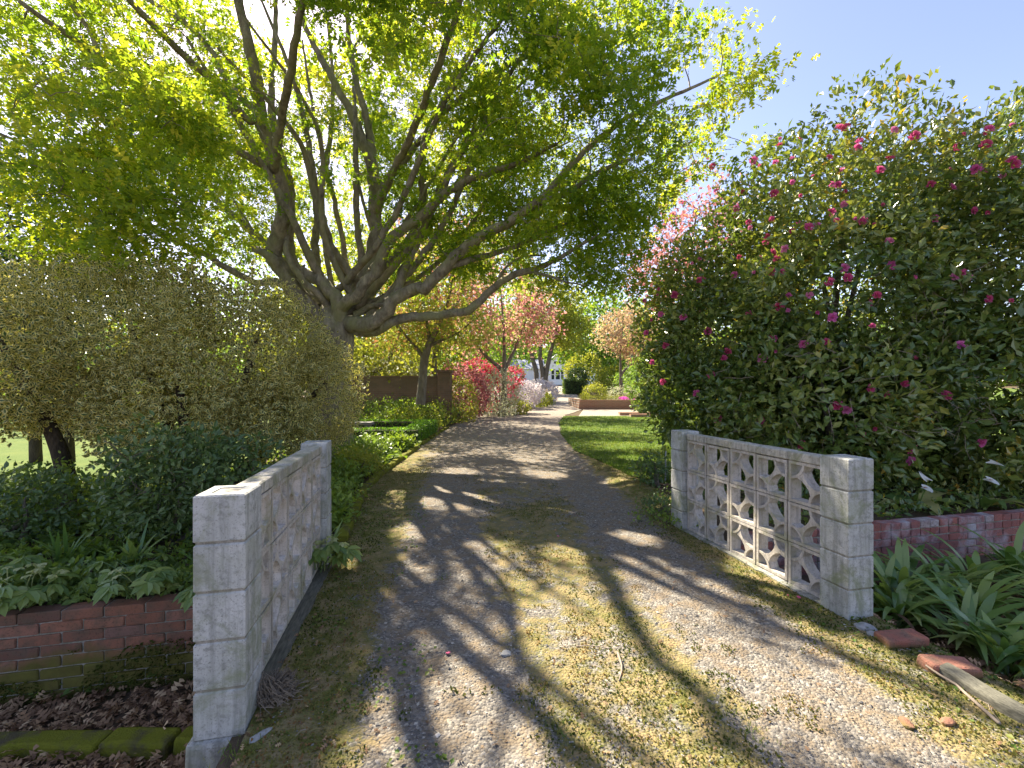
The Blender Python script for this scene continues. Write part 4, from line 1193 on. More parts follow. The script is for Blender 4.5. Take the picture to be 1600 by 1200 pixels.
def flower_mesh(seed):
    r_ = np.random.default_rng(seed)
    mb = MB()
    for ring, (n, rad, tilt, sz) in enumerate(((6, .010, .15, .052), (6, .008, .55, .044), (5, .005, 1.0, .032), (4, .002, 1.3, .02))):
        for k in range(n):
            a = 2 * math.pi * (k + .5 * ring) / n + r_.normal() * .12
            ti = tilt + r_.normal() * .12
            dx = np.array([math.cos(a), math.sin(a), 0]); up = np.array([0, 0, 1.0])
            d = dx * math.cos(ti) + up * math.sin(ti); nn = up * math.cos(ti) - dx * math.sin(ti); w = np.cross(d, nn)
            s = sz * (.85 + .3 * r_.random())
            p0 = dx * rad + up * .003 * ring
            pts = [p0, p0 + s * (.45 * d + .42 * w + .06 * nn), p0 + s * (.9 * d + .33 * w + .14 * nn), p0 + s * (1.0 * d + .02 * nn), p0 + s * (.9 * d - .33 * w + .14 * nn), p0 + s * (.45 * d - .42 * w + .06 * nn), p0 + s * (.55 * d - .08 * nn)]
            mb.add(np.array(pts), np.array([(0, 1, 6), (1, 2, 6), (2, 3, 6), (3, 4, 6), (4, 5, 6), (5, 0, 6)]), edge=np.array([0, .5, 1, 1, 1, .5, .2]))
    V, F, A = mb.get()
    return mesh_data('flower', V, F, M['petal'], A)
FL = [flower_mesh(s) for s in range(4)]
FPX_LIST = [(1219,217),(1218,227),(1250,217),(1238,247),(1212,254),(1187,259),(1178,251),(1315,202),(1324,197),(1343,221),(1339,232),(1296,247),(1315,266),(1309,289),(1390,247),(1375,266),(1397,204),(1429,214),(1499,183),(1540,161),(1585,171),(1581,197),(1538,210),(1545,203),(1540,227),(1493,231),(1484,264),(1538,272),(1581,251),(1584,258),(1487,292),(1521,329),(1379,320),(1319,320),(1238,285),(1251,306),(1270,275),(1119,299),(1069,317),(1152,325),(1206,343),(1298,332),(1247,347),(1264,355),(1237,361),(1277,351),(1199,369),(1366,351),(1459,343),(1206,396),(1187,404),(1178,426),(1148,430),(1093,405),(1081,411),(1092,438),(1098,436),(1056,422),(1319,419),(1501,427),(1232,462),(1216,480),(1231,485),(1171,491),(1105,517),(1067,496),(1054,461),(1028,461),(1030,452),(1032,491),(1291,534),(1277,489),(1370,462),(1461,480),(1544,467),(1192,560),(1112,586),(1036,597),(1019,566),(1088,615),(1120,654),(1187,657),(1360,607),(1386,617),(1412,599),(1476,620),(1480,616),(1309,635),(1322,640),(1350,679),(1252,694),(1424,702),(1422,720),(1530,691),(1390,782),(1414,797),(1455,805),(1587,793),(1018,500),(1008,470),(1010,520),(1130,560),(1040,540),(1580,470),(1430,560),(1500,540)]
def ray_blob(px, py, blobs):
    d0 = np.array([(px - 800) / FPX, 1.0, -(py - 605) / FPX])
    best = None
    for c, r in blobs:
        r = np.array(r) * 1.0; o = (np.array([0, 0, EYE]) - np.array(c)) / r; d = d0 / r
        a = d @ d; b = o @ d; cc = o @ o - 1
        q = b * b - a * cc
        if q > 0:
            t = (-b - math.sqrt(q)) / a
            if best is None or t < best[0]:
                p = np.array([0, 0, EYE]) + d0 * t
                best = (t, p, nrm((p - np.array(c)) / r ** 2))
        else:
            t = -b / a; m = cc - b * b / a
            if best is None and m < .6:
                p = np.array([0, 0, EYE]) + d0 * t
                best = (t + 50, p, nrm((p - np.array(c)) / r ** 2))
    return best
CTREE = CC
_rf = random.Random(4)
FPX_LIST += [(_rf.gauss(1290, 150), _rf.gauss(380, 130)) for _ in range(46)]
FPX_LIST = [q for q in FPX_LIST if q[1] > 185 and q[0] > 1000]
for i, (px, py) in enumerate(FPX_LIST):
    b = ray_blob(px, py, CAM)
    if b is None: continue
    # nearest leaves to the camera along this ray decide how deep the bloom sits
    qx, qy = proj(CC)
    near_ = CC[(abs(qx - px) < 22) & (abs(qy - py) < 22)]
    d = min(np.quantile(near_[:, 1], .05) - .08, b[1][1] + .3) if len(near_) > 2 else b[1][1]
    p = P(px, py, d)
    n_ = nrm(b[2] * .6 + np.array([-.15, -.75, .15]) + rng.normal(size=3) * .35)
    q = Vector(n_).to_track_quat('Z', 'Y')
    o = link('flower', FL[i % 4], camellia, tuple(p - CAMB)); o.rotation_euler = q.to_euler()
    s = R.choice([.5, .7, .85, .95, 1.05, 1.2]); o.scale = (s, s, s * R.uniform(.9, 1.5))

# ------------------------------------------------------------------ variegated holly, dark shrub, dark tree
HOL = [((-3.85, 6.0, 1.85), (1.28, 1.25, 1.15)), ((-5.05, 5.7, 1.95), (1.55, 1.25, 1.15)), ((-5.75, 4.8, 1.75), (1.1, .9, .8)), ((-3.0, 6.4, 1.25), (.68, .7, .85)), ((-4.1, 5.2, 1.2), (1.0, .8, .75)), ((-3.15, 5.6, 1.0), (.62, .6, .6))]
HB = np.array([-4.4, 5.9, -.05])
st = []
for c, b0 in (((-3.5, 6.0, 2.2), (0.25, 0, 0)), ((-5.0, 5.7, 2.2), (-.1, 0, 0)), ((-5.8, 4.9, 2.0), (-.9, -.6, 0)), ((-2.7, 6.3, 1.5), (.4, .1, 0)), ((-4.1, 5.3, 1.7), (0, -.1, 0))):
    b = HB + np.array(b0); c = np.array(c)
    st.append(np.array([list(b) + [.10], list(b * .6 + c * .4 + np.array([.08, 0, .1])) + [.075], list(c) + [.03]]))
bush('holly_bush', 'broad grey green variegated holly with cream edged leaves left of the drive', 'bush', HB, HOL, 74000, 'small', .056, 'holly', K=14, lo=.58, keep=.54, lump=.36, freq=1.8, up=.35, spread=.055, W=1.25, stems=st, bark='bark_dark', twigs=260, rtip=.003, kth=.011)
bush('dark_shrub', 'low dark glossy shrub in front of the holly above the left wall', 'shrub', (-3.3, 4.15, -.05), [((-3.2, 4.15, .55), (.62, .5, .58)), ((-2.7, 4.2, .5), (.5, .45, .5)), ((-3.6, 4.4, .35), (.4, .4, .4))], 7000, 'oval', .062, 'dark_shrub', K=6, lo=.5, keep=.45, lump=.35, freq=2.5, up=.5, spread=.05, twigs=90)
DT = [((-7.4, 8.3, 2.6), (1.2, .9, 1.0)), ((-8.4, 8.2, 4.6), (1.5, 1.2, 1.5)), ((-8.9, 8.5, 3.2), (1.2, 1.0, 1.1)), ((-7.6, 8.0, 3.9), (.9, .8, 1.0)), ((-9.6, 8.6, 4.2), (1.3, 1.2, 1.8))]
st = [np.array([[-8.6, 8.4, -.1, .13], [-8.65, 8.4, 1.8, .11], [-8.5, 8.3, 4.6, .05]]), np.array([[-9.3, 8.5, -.1, .10], [-9.35, 8.5, 2.0, .08], [-9.2, 8.5, 4.6, .04]])]
bush('rhododendron_tree', 'dark small tree with long drooping leaves at the left picture edge', 'tree', (-8.9, 8.4, 0), DT, 7500, 'lance', .17, 'dark_tree', K=7, lo=.45, keep=.4, lump=.4, up=.2, spread=.10, W=1.5, stems=st, bark='bark_dark', twigs=110, crown='crown', trunk_n='trunk')

# ------------------------------------------------------------------ trees and shrubs further back
def tree(name, label, x, y, blobs, n, size, mat, trunk_r, fork, stems=None, tpl='card', group=None, K=7, bark='bark_grey', lo=.45, keep=.42, spread=.18, twigs=90, lump=.35, freq=.8, cat='tree', W=1.2):
    z = float(H(x, y)); base = np.array([x, y, z])
    if stems is None:
        stems = []
        for c, r in blobs:
            c = np.array(c)
            f = base + np.array([0, 0, fork])
            stems.append(np.array([list(base - [0, 0, .1]) + [trunk_r], list(base * .4 + f * .6 + rng.normal(size=3) * .03) + [trunk_r * .85], list(f) + [trunk_r * .75], list(f * .5 + c * .5 + rng.normal(size=3) * .1) + [trunk_r * .5], list(c + np.array([0, 0, r[2] * .5])) + [trunk_r * .2]]))
    return bush(name, label, cat, base, blobs, n, tpl, size, mat, group, K=K, lo=lo, keep=keep, lump=lump, freq=freq, up=.4, spread=spread, W=W, stems=stems, bark=bark, twigs=twigs, rtip=.008, kth=.02, crown='crown', trunk_n='trunk', tone_f=.9)
# small maple by the garden wall: traced stem
st = [poly((657,632,14.6,.17),(661,590,14.6,.15),(664,560,14.6,.14),(672,535,14.6,.11),(685,510,14.6,.08),(700,470,14.6,.05),(710,420,14.6,.03)),
      poly((664,562,14.6,.09),(652,545,14.6,.055),(636,527,14.6,.045),(622,508,14.6,.03),(600,480,14.6,.02)),
      poly((670,540,14.6,.07),(690,532,14.6,.04),(712,522,14.6,.03),(740,500,14.6,.02)),
      poly((672,535,14.6,.07),(665,490,14.6,.05),(655,430,14.6,.03))]
tree('maple_tree', 'slender maple with orange red and green leaves beside the old garden wall', -3.05, 14.6, [((-2.9, 15, 5.0), (2.5, 1.8, 2.0)), ((-4.0, 15, 3.3), (1.4, 1.0, .75)), ((-1.7, 14.8, 3.5), (1.3, 1.0, .9))], 9000, .11, 'maple', .15, 1.2, st, tpl='oak', K=8, spread=.13, twigs=120, lo=.4)
tree('maple_tree', 'red leaved maple behind the crimson rhododendron', -.4, 22, [((-.6, 22, 5.6), (2.6, 2.2, 2.2)), ((1.0, 22.5, 4.9), (1.6, 1.5, 1.5)), ((-2.6, 22.5, 4.2), (1.8, 1.5, 1.3))], 6500, .16, 'maple2', .16, 2.0, group=None, lo=.3)
tree('maple_tree', 'tall pale red maple showing through the oak limbs', -3.2, 18, [((-3.2, 18, 6.4), (2.4, 2.0, 2.4)), ((-1.6, 18.2, 7.4), (1.5, 1.4, 1.3))], 5200, .15, 'maple2', .14, 2.6, lo=.3)
tree('flowering_tree', 'salmon pink leaved tree rising behind the left end of the camellia', 5.0, 12.5, [((5.3, 12.5, 5.5), (1.3, 1.6, 1.9)), ((4.2, 12.2, 4.6), (1.0, 1.2, .9))], 3600, .11, 'pinktree', .12, 2.0, lo=.3)
tree('flowering_tree', 'pale blush small tree above the raised planter', 7.0, 28, [((7.2, 28, 5.0), (2.0, 1.6, 1.7)), ((8.6, 28, 4.0), (1.8, 1.5, 1.3))], 4200, .17, 'blush', .12, 2.0, lo=.3)
def shrub(label, x, y, rx, ry, rz, n, size, mat, name='shrub', group=None, tpl='card', lump=.2, cat='shrub', extra=(), lo=.7, keep=.55):
    z = float(H(x, y))
    bl = [((x, y, z + rz * .9), (rx, ry, rz))] + [((x + a, y + b, z + c), (d, e, f)) for a, b, c, d, e, f in extra]
    return bush(name, label, cat, (x, y, z), bl, n, tpl, size, mat, group, K=6, lo=lo, keep=keep, lump=lump, freq=2, up=.4, spread=.07, W=1.2, twigs=24)
shrub('crimson flowering rhododendron on the left where the drive bends', -1.0, 24, 1.4, 1.2, 1.2, 5500, .13, 'crimson', 'rhododendron', extra=((.5, 0, 1.9, 1.2, 1.0, .7), (-.9, 0, 2.2, 1.1, 1.0, .7)), cat='shrub')
shrub('coral and pink azalea left of the crimson rhododendron', -2.6, 20, 1.5, 1.1, 1.3, 4500, .12, 'pinktree', 'azalea')
shrub('pale lilac white blossom shrub below the crimson rhododendron', .4, 27, 1.5, 1.0, .95, 3800, .13, 'white_blossom', 'azalea')
shrub('white blossom shrub against the trunks of the multi stemmed tree', 2.0, 33, 1.5, 1.0, .9, 3200, .15, 'white_blossom', 'azalea')
shrub('silvery shrub beneath the crimson flowers', -.7, 20.9, 1.1, .8, 1.2, 3000, .09, 'silver', 'shrub')
shrub('pale silver bush behind the old garden wall', -5.2, 18.4, 1.9, .9, 1.45, 4500, .09, 'silver', 'shrub')
shrub('lime yellow rounded bush next to the brick pier', -2.15, 17.6, .8, .7, .95, 2600, .08, 'yellowgreen', 'shrub')
shrub('low yellow green clump near the bend of the drive', .2, 22.5, .75, .6, .38, 1500, .09, 'yellowgreen', 'shrub')
shrub('bushy green clump lining the sunlit bend', 1.4, 28.5, 1.3, .8, .5, 2200, .11, 'yellowgreen', 'shrub')
shrub('round olive bush left on the raised planter', 5.25, 27.5, .78, .7, .85, 2600, .08, 'yellowgreen', 'shrub')
shrub('white flowering mound on the raised planter', 7.2, 28, 1.15, .8, .72, 3200, .08, 'silver', 'shrub')
for lab, x, y, rx, rz in (('dark evergreen bush mass beyond the left lawn, nearer one', -13.5, 16.0, 3.6, 2.1), ('dark evergreen bush at the far left beyond the lawn', -20.5, 17.5, 4.2, 2.3)):
    shrub(lab, x, y, rx, 1.8, rz, 5200, .16, 'fargreen', 'evergreen_bush', 'evergreen bushes beyond the left lawn')
# dry twigs showing at the front of the camellia
sp = MB()
for k in range(70):
    px, py = R.uniform(1120, 1560), R.uniform(430, 690)
    bb = ray_blob(px, py, CAM)
    if bb is None: continue
    p0 = P(px, py, bb[1][1] + .12)
    l = [p0]; dd = nrm(rng.normal(size=3) * np.array([1, .3, .6]))
    for s_ in range(4): l.append(l[-1] + dd * .09 + rng.normal(size=3) * .018)
    l = resample(np.array(l), .05); tube(sp, l, np.linspace(.004, .0015, len(l)), 4)
    m_ = l[len(l) // 2]; l2 = resample(np.array([m_, m_ + nrm(dd + rng.normal(size=3) * .6) * .16]), .05); tube(sp, l2, np.linspace(.0025, .001, len(l2)), 3)
sp.build('dry_twigs', M['stick'], camellia, kind='stuff', off=CAMB)
# multi stemmed tree
shrub('leafy mid green shrub at the left lawn edge under the holly', -5.0, 4.75, .6, .5, .32, 2200, .05, 'bed', 'shrub', tpl='oval', lo=.4, keep=.3)
shrub('glossy dark shrub at the left picture edge in front of the back lawn', -4.7, 4.1, .55, .45, .36, 2000, .055, 'dark_shrub', 'shrub', tpl='oval', lo=.4, keep=.3)
b = np.array([3.3, 50, float(H(3.3, 50))])
st = [poly((836,604,50,.34),(838,585,50,.28),(832,560,50,.25),(826,535,50,.2),(815,500,50,.12)), poly((847,606,50,.34),(848,585,50,.28),(844,560,50,.25),(846,520,50,.2),(850,470,50,.12)), poly((850,606,50,.34),(853,585,50,.3),(858,560,50,.26),(866,530,50,.2),(875,480,50,.12))]
tree('multi_stem_tree', 'three stemmed tree with golden leaves in front of the white house', 3.3, 50, [((3.6, 50, 10.5), (4.8, 3.5, 4.2)), ((-.6, 50, 7.8), (2.6, 2.4, 2.0)), ((6.6, 50, 8.0), (2.4, 2.4, 2.0))], 9500, .34, 'yellowgreen', .3, 3, st, spread=.4, lo=.4, freq=.4)
FT = 'tall trees closing the view'
for (lab, x, y, h, rx, rz, mt, n) in (
    ('tall fresh green tree right of the house and behind the clipped hedge', 12.5, 62, 13, 6.5, 6.5, 'green', 9000),
    ('broad green tree high behind the blush tree', 15, 42, 9.5, 4.5, 4.2, 'fargreen', 7000),
    ('dark green tree behind the middle of the camellia', 14.5, 24, 6.5, 3.6, 3.6, 'fargreen', 6000),
    ('green tree behind the red maples', -4.5, 38, 11, 6, 6, 'green', 8000),
    ('bright young green tree right behind the oak fork', -6.5, 19, 8.0, 4.2, 4.0, 'yellowgreen', 9000),
    ('golden green tree behind the lower oak limbs', -9.5, 26, 8.5, 4.5, 4.8, 'yellowgreen', 9000),
    ('tall green tree beyond the back lawn', -18, 30, 9.0, 6.5, 6.0, 'green', 9000),
    ('large pale tree far left beyond the dark small tree', -27, 26, 8.0, 6.0, 6.0, 'yellowgreen', 8000),
    ('distant tree directly over the house roof', 7, 115, 14, 12, 10, 'fargreen', 7000),
    ('far tree behind the left part of the house', -10, 100, 14, 12, 11, 'fargreen', 6000),
    ('far tree right of the house', 28, 100, 14, 13, 11, 'fargreen', 6000),
    ('tree at the far right hidden mostly by the camellia', 24, 30, 7, 6, 5.5, 'fargreen', 6000),
    ('low tree far beyond the left lawn', -42, 60, 9, 12, 8.5, 'fargreen', 6000)):
    z = float(H(x, y))
    tree('tall_tree', lab, x, y, [((x, y, z + h * .62), (rx, rx * .8, rz)), ((x + rx * .5, y - 1, z + h * .42), (rx * .6, rx * .5, rz * .5)), ((x - rx * .5, y - 1, z + h * .45), (rx * .6, rx * .5, rz * .5))], n, .0065 * y + .05, mt, .02 * h, h * .2, group=FT, spread=.012 * y, freq=.35, lo=.45)
n = 16000  # the far wood along the horizon
a = rng.random(n) * 2.4 - 1.2; r = 130 + 40 * rng.random(n)
x, y = r * np.sin(a), r * np.cos(a)
top = 9 + 9 * fbm(a * 14, np.full(n, 2.2), 4)
z = H(x, y) * 0 + 1.5 + top * rng.random(n) ** .6
mb = MB(); leaves(mb, 'card', np.stack([x, y, z], -1), rdir(n), rdir(n) + np.array([0, -.5, .6]), 2.8, 1.2)
mb.build('far_wood', M['fargreen'], kind='stuff')

# pale shrubs in the middle distance, right of the drive
for lab, x, y, rx, rz, mt, n in (('feathery pale green shrub rising behind the clipped hedge', 9.0, 54, 2.6, 2.6, 'yellowgreen', 3600), ('olive shrub between hedge and planter', 10.2, 42, 2.0, 1.7, 'yellowgreen', 3200), ('dense green shrub behind the white flowering mound', 9.8, 32, 2.2, 1.6, 'fargreen', 3600), ('tall green shrub left of the camellia end', 7.3, 22.5, 1.4, 1.7, 'fargreen', 3600), ('green shrub at the right side of the planter', 9.6, 25.5, 1.6, 1.2, 'green', 3000)):
    shrub(lab, x, y, rx, rx * .7, rz, n, .0035 * y + .04, mt, 'shrub', 'shrubs right of the drive')
# ------------------------------------------------------------------ house
hz = float(H(9, 88))
ho = thing('house', 'white weatherboard house with a gable and bay window at the end of the drive', 'house', (9.0, 88, hz))
def hb(name, x0, x1, y0, y1, z0, z1, mat, parent=None):
    return obj(name, boxv(x0, x1, y0, y1, z0, z1), BOXF, M[mat], parent or ho)
hb('wall', -2.2, 2.2, 0, 8, 0, 4.0, 'white_paint')
obj('gable_wall', np.array([[-2.2, 0, 4.0], [2.2, 0, 4.0], [0, 0, 6.2], [-2.2, .2, 4.0], [2.2, .2, 4.0], [0, .2, 6.2]]), [np.array([[0, 1, 2], [3, 5, 4]]), np.array([[0, 2, 5, 3], [1, 4, 5, 2]])], M['white_paint'], ho)
for s in (-1, 1):
    obj('roof', np.array([[0, -.5, 6.5], [s * 2.8, -.5, 3.75], [s * 2.8, 8, 3.75], [0, 8, 6.5], [0, -.5, 6.38], [s * 2.7, -.5, 3.66], [s * 2.7, 8, 3.66], [0, 8, 6.38]]), np.array([[0, 1, 2, 3], [4, 7, 6, 5], [0, 4, 5, 1], [2, 6, 7, 3], [1, 5, 6, 2]]), M['roof'], ho)
hb('wing_wall', 2.2, 9, 1.5, 8, 0, 3.6, 'white_paint'); hb('wing_wall', -9, -2.2, 1.5, 8, 0, 3.6, 'white_paint')
for x0, x1 in ((2.25, 9.4), (-9.4, -2.25)):
    obj('wing_roof', np.array([[x0, 1.0, 3.5], [x1, 1.0, 3.5], [x1, 4.8, 5.6], [x0, 4.8, 5.6], [x0, 8.6, 3.5], [x1, 8.6, 3.5]]), np.array([[0, 1, 2, 3], [3, 2, 5, 4]]), M['roof'], ho)
for xc, w in ((-.75, .55), (.25, .8), (1.15, .5)):
    f = hb('window', xc - w / 2 - .12, xc + w / 2 + .12, -.12, -.005, 1.15, 3.3, 'white_paint')
    hb('pane', xc - w / 2, xc + w / 2, -.135, -.122, 2.3, 3.15, 'glass', f); hb('pane', xc - w / 2, xc + w / 2, -.135, -.122, 1.3, 2.2, 'glass', f)
hb('bay_base', -1.3, 1.6, -.45, -.13, 0, 1.1, 'white_paint')
hb('gable_vent', -.5, .8, -.06, -.004, 4.5, 4.95, 'glass')
d_ = hb('door', 2.5, 3.4, 1.40, 1.495, .35, 2.6, 'door'); hb('handle', 3.2, 3.3, 1.33, 1.395, 1.3, 1.5, 'roof', d_)
hb('step', 2.1, 4.0, .6, 1.38, 0, .33, 'slab')
hb('step', -1.5, 3.9, -1.3, -.5, -.05, .22, 'slab')

# ------------------------------------------------------------------ hedges
def hedge(name, label, x0, x1, y0, y1, h, mat, n, size, group=None, rz=0, zb=None):
    cx, cy = (x0 + x1) / 2, (y0 + y1) / 2
    z = float(H(cx, cy)) if zb is None else zb
    t = thing(name, label, 'hedge', (cx, cy, z), rz, group)
    lx, ly = (x1 - x0) / 2, (y1 - y0) / 2
    s = size * .8
    obj('inner_growth', boxv(-lx + s, lx - s, -ly + s, ly - s, -.1, h - s), BOXF, M['bark_dark'], t)
    a = np.array([2 * lx * 2 * ly, 2 * lx * h, 2 * lx * h * .6, 2 * ly * h, 2 * ly * h]); k = rng.choice(5, n, p=a / a.sum())
    u1, u2 = rng.random(n) * 2 - 1, rng.random(n) * 2 - 1
    X = np.where(k < 3, u1 * lx, np.where(k == 3, -lx, lx)); Y = np.where(k == 0, u2 * ly, np.where(k == 1, -ly, np.where(k == 2, ly, u1 * ly)))
    Z = np.where(k == 0, h, (u2 * .5 + .5) * h)
    Nn = np.zeros((n, 3)); Nn[k == 0, 2] = 1; Nn[k == 1, 1] = -1; Nn[k == 2, 1] = 1; Nn[k == 3, 0] = -1; Nn[k == 4, 0] = 1
    Pp = np.stack([X, Y, Z], -1) + rng.normal(size=(n, 3)) * size * .45
    mb = MB(); leaves(mb, 'card', Pp, Nn * .8 + rdir(n), Nn * .5 + rdir(n) + np.array([0, 0, .4]), size * (.7 + .6 * rng.random(n)), 1.2)
    mb.build('foliage', M[mat], t, kind='stuff')
    return t
GB = 'clipped box hedges in the left border'
hedge('box_hedge', 'front clipped low box hedge running left from the drive', -4.9, -2.32, 10.7, 11.1, .44, 'box', 5200, .032, GB)
hedge('box_hedge', 'short box hedge leg along the drive edge joining both hedges', -2.68, -2.32, 11.15, 12.95, .43, 'box', 4200, .035, GB)
hedge('box_hedge', 'rear clipped low box hedge behind the front one', -5.4, -2.32, 13.0, 13.4, .46, 'box', 4200, .035, GB)
hedge('clipped_hedge', 'square dark clipped hedge block at the far right of the drive', 5.9, 8.0, 48, 50.2, 1.55, 'dark_shrub', 5200, .13)
shrub('round dark bush topping the square hedge block', 7.8, 51.8, 1.3, 1.0, 1.5, 2400, .16, 'dark_tree', 'shrub', extra=((0, 0, 2.2, 1.2, 1.0, .8),))

# ------------------------------------------------------------------ garden wall, planter
gw = thing('garden_wall', 'old brown brick garden wall behind the left border', 'wall', (-7.2, 17.0, 0))
obj('wall_face', boxv(0, 4.3, 0, .23, -.1, 1.80), BOXF, M['far_brick'], gw)
obj('coping', boxv(-.03, 4.297, -.03, .26, 1.803, 1.88), BOXF, M['far_brick'], gw)
gp = thing('brick_pier', 'taller brick pier overgrown at the right end of the garden wall', 'pier', (-2.89, 16.9, 0))
obj('shaft', boxv(0, .5, 0, .5, -.1, 2.0), BOXF, M['far_brick'], gp)
obj('pier_cap', boxv(-.05, .55, -.05, .55, 2.003, 2.10), BOXF, M['far_brick'], gp)
pl = thing('raised_planter', 'raised brick planter bed right of the sunlit drive', 'planter', (4.05, 26.2, float(H(4.05, 26.2))))
obj('front_wall', boxv(0, 6.5, 0, .22, -.2, .58), BOXF, M['planter_brick'], pl)
obj('side_wall', boxv(0, .22, .225, 5, -.2, .58), BOXF, M['planter_brick'], pl)
obj('soil_fill', boxv(.22, 6.5, .225, 5, -.2, .5), BOXF, M['soil'], pl)
for (x, y, L, lab) in ((5.35, 21.6, 4.2, 'rear low brick step right of the lawn'), (5.55, 20.3, 3.6, 'front low brick step at the lawn edge')):
    o = obj('brick_step', boxv(0, L, 0, .3, -.05, .14), BOXF, M['planter_brick'], loc=(x, y, float(H(x, y)) + .03)); tag(o, lab, 'step', 'low brick steps')
def mat_patch(name, label, cat, x0, x1, y0, y1, z, h, n, size, mat, tpl='card', group=None):
    c = np.array([(x0 + x1) / 2, (y0 + y1) / 2, z])
    X = x0 + (x1 - x0) * rng.random(n); Y = y0 + (y1 - y0) * rng.random(n)
    hh = h * (.4 + .9 * fbm(X * 2.2, Y * 2.2, 3))
    Z = z + hh * rng.random(n) ** .5
    mb = MB(); leaves(mb, tpl, np.stack([X, Y, Z], -1), rdir(n) + np.array([0, 0, .6]), rdir(n) + np.array([0, 0, .5]), size * (.7 + .6 * rng.random(n)), 1.1)
    o = mb.build(name, M[mat], off=c); o.location = c
    return tag(o, label, cat, group)
zpl = float(H(4.05, 26.2)) + .5
mat_patch('flower_carpet', 'bright magenta flower carpet spilling along the planter top', 'flowers', 6.6, 9.6, 26.1, 27.0, zpl + .05, .2, 2600, .055, 'magenta')
mat_patch('planter_grass', 'pale grassy growth along the left planter edge', 'plant', 4.2, 8.6, 26.4, 28.2, zpl, .35, 2600, .10, 'yellowgreen', 'blade')
# stone seat behind the hedges
ss = thing('stone_seat', 'weathered dark slab seat behind the front box hedge', 'bench', (-4.3, 12.0, 0))
obj('slab', boxv(-.45, .45, -.18, .18, .40, .47), BOXF, M['slab'], ss)
for sx in (-.33, .33): obj('support', boxv(sx - .06, sx + .06, -.13, .13, -.05, .397), BOXF, M['slab'], ss)
mb = MB(); tube(mb, [(0, 0, -.1), (.01, 0, .3), (-.005, 0, .62)], [.05, .045, .05], 8)
o = mb.build('grey_post', M['stake']); o.location = (-4.35, 10.4, 0)
tag(o, 'short grey post at the holly edge by the box hedge', 'post')

# ------------------------------------------------------------------ border plants with leaves one can pick apart
def strap_leaf(L, w, arch, nseg=7, fold=.25):
    V = []; 
    for i in range(nseg + 1):
        s = i / nseg
        a = arch * s
        if arch > 1e-3:
            x = L * (1 - math.cos(a)) / arch; z = L * math.sin(a) / arch
        else: x, z = 0, L * s
        ww = w * (.75 + .5 * s if s < .5 else 1.0) * (1 - max(0, (s - .55) / .45) ** 2) + .002
        nx, nz = -math.cos(a), math.sin(a)
        V += [(x + nx * fold * ww * -1, ww, z + nz * fold * ww), (x, 0, z), (x + nx * fold * ww * -1, -ww, z + nz * fold * ww)]
    V = np.array(V, float); F = []
    for i in range(nseg):
        k = i * 3
        F += [(k, k + 1, k + 4, k + 3), (k + 1, k + 2, k + 5, k + 4)]
    return V, np.array(F)
def strap_meshes(n, L0, L1, w, a0, a1, mat):
    out = []
    for k in range(n):
        V, F = strap_leaf(R.uniform(L0, L1), w * R.uniform(.8, 1.2), R.uniform(a0, a1))
        out.append(mesh_data('leaf', V, F, mat, {'rnd': np.full(len(V), k / n), 'edge': np.tile([1., 0, 1.], len(V) // 3)}, True))
    return out
AG = strap_meshes(12, .34, .56, .022, .9, 2.3, M['strap'])
def rosette(name, label, cat, p, meshes, n, group=None, tilt=.35, scale=1.0, start=None):
    t = thing(name, label, cat, tuple(p), 0, group)
    for k in range(n):
        a = 2.39996 * k + R.uniform(-.4, .4)
        o = link('leaf', R.choice(meshes), t, (R.uniform(-.05, .05), R.uniform(-.05, .05), 0))
        o.rotation_euler = Matrix.Rotation(a, 3, 'Z').to_4x4().to_3x3().to_euler()
        o.rotation_euler = (Matrix.Rotation(a, 3, 'Z') @ Matrix.Rotation(R.uniform(0, tilt), 3, 'Y')).to_euler()
        s = scale * R.uniform(.75, 1.15); o.scale = (s, s, s)
    return t
ag_lab = ['agapanthus clump against the near right pillar', 'agapanthus clump behind the mossy block', 'agapanthus clump drooping over the upper red brick', 'agapanthus clump under the right brick wall beside the pillar', 'agapanthus clump in the centre of the bed below the brick wall', 'agapanthus clump touching the wall further right', 'agapanthus clump drooping over the leaf litter above the grey kerb', 'agapanthus clump at the right picture edge near the front', 'agapanthus clump at the right picture edge close to the wall', 'upright agapanthus clump in the middle of the right bed', 'low agapanthus clump between the right wall and pillar', 'agapanthus clump filling the right corner of the bed', 'agapanthus clump at the wall foot by the right picture edge', 'agapanthus clump furthest right against the wall', 'agapanthus clump at the wall foot below the white blooms']
for lab, (x, y) in zip(ag_lab, ((2.70, 3.05), (2.92, 2.78), (2.86, 2.52), (3.05, 3.42), (3.3, 3.1), (3.8, 3.6), (3.08, 2.52), (3.55, 2.62), (4.2, 3.35), (3.45, 3.45), (2.85, 3.3), (3.85, 3.05), (4.35, 3.75), (4.75, 3.7), (3.3, 3.6))):
    rosette('agapanthus', lab, 'plant', (x, y, float(H(x, y))), AG, 34, 'agapanthus clumps below the right wall')
AGB = strap_meshes(3, .30, .48, .016, 1.6, 2.6, M['litter'])
for t in [o for o in SC.objects if o.name.startswith('agapanthus') and o.type == 'EMPTY']:
    for k in range(3):
        o = link('leaf', R.choice(AGB), t, (R.uniform(-.06, .06), R.uniform(-.06, .06), 0), (0, R.uniform(.3, .8), R.uniform(0, 6.28))); o['label'] = 'withered brown leaf'
DA = strap_meshes(8, .24, .40, .009, .3, 1.6, M['strap'])
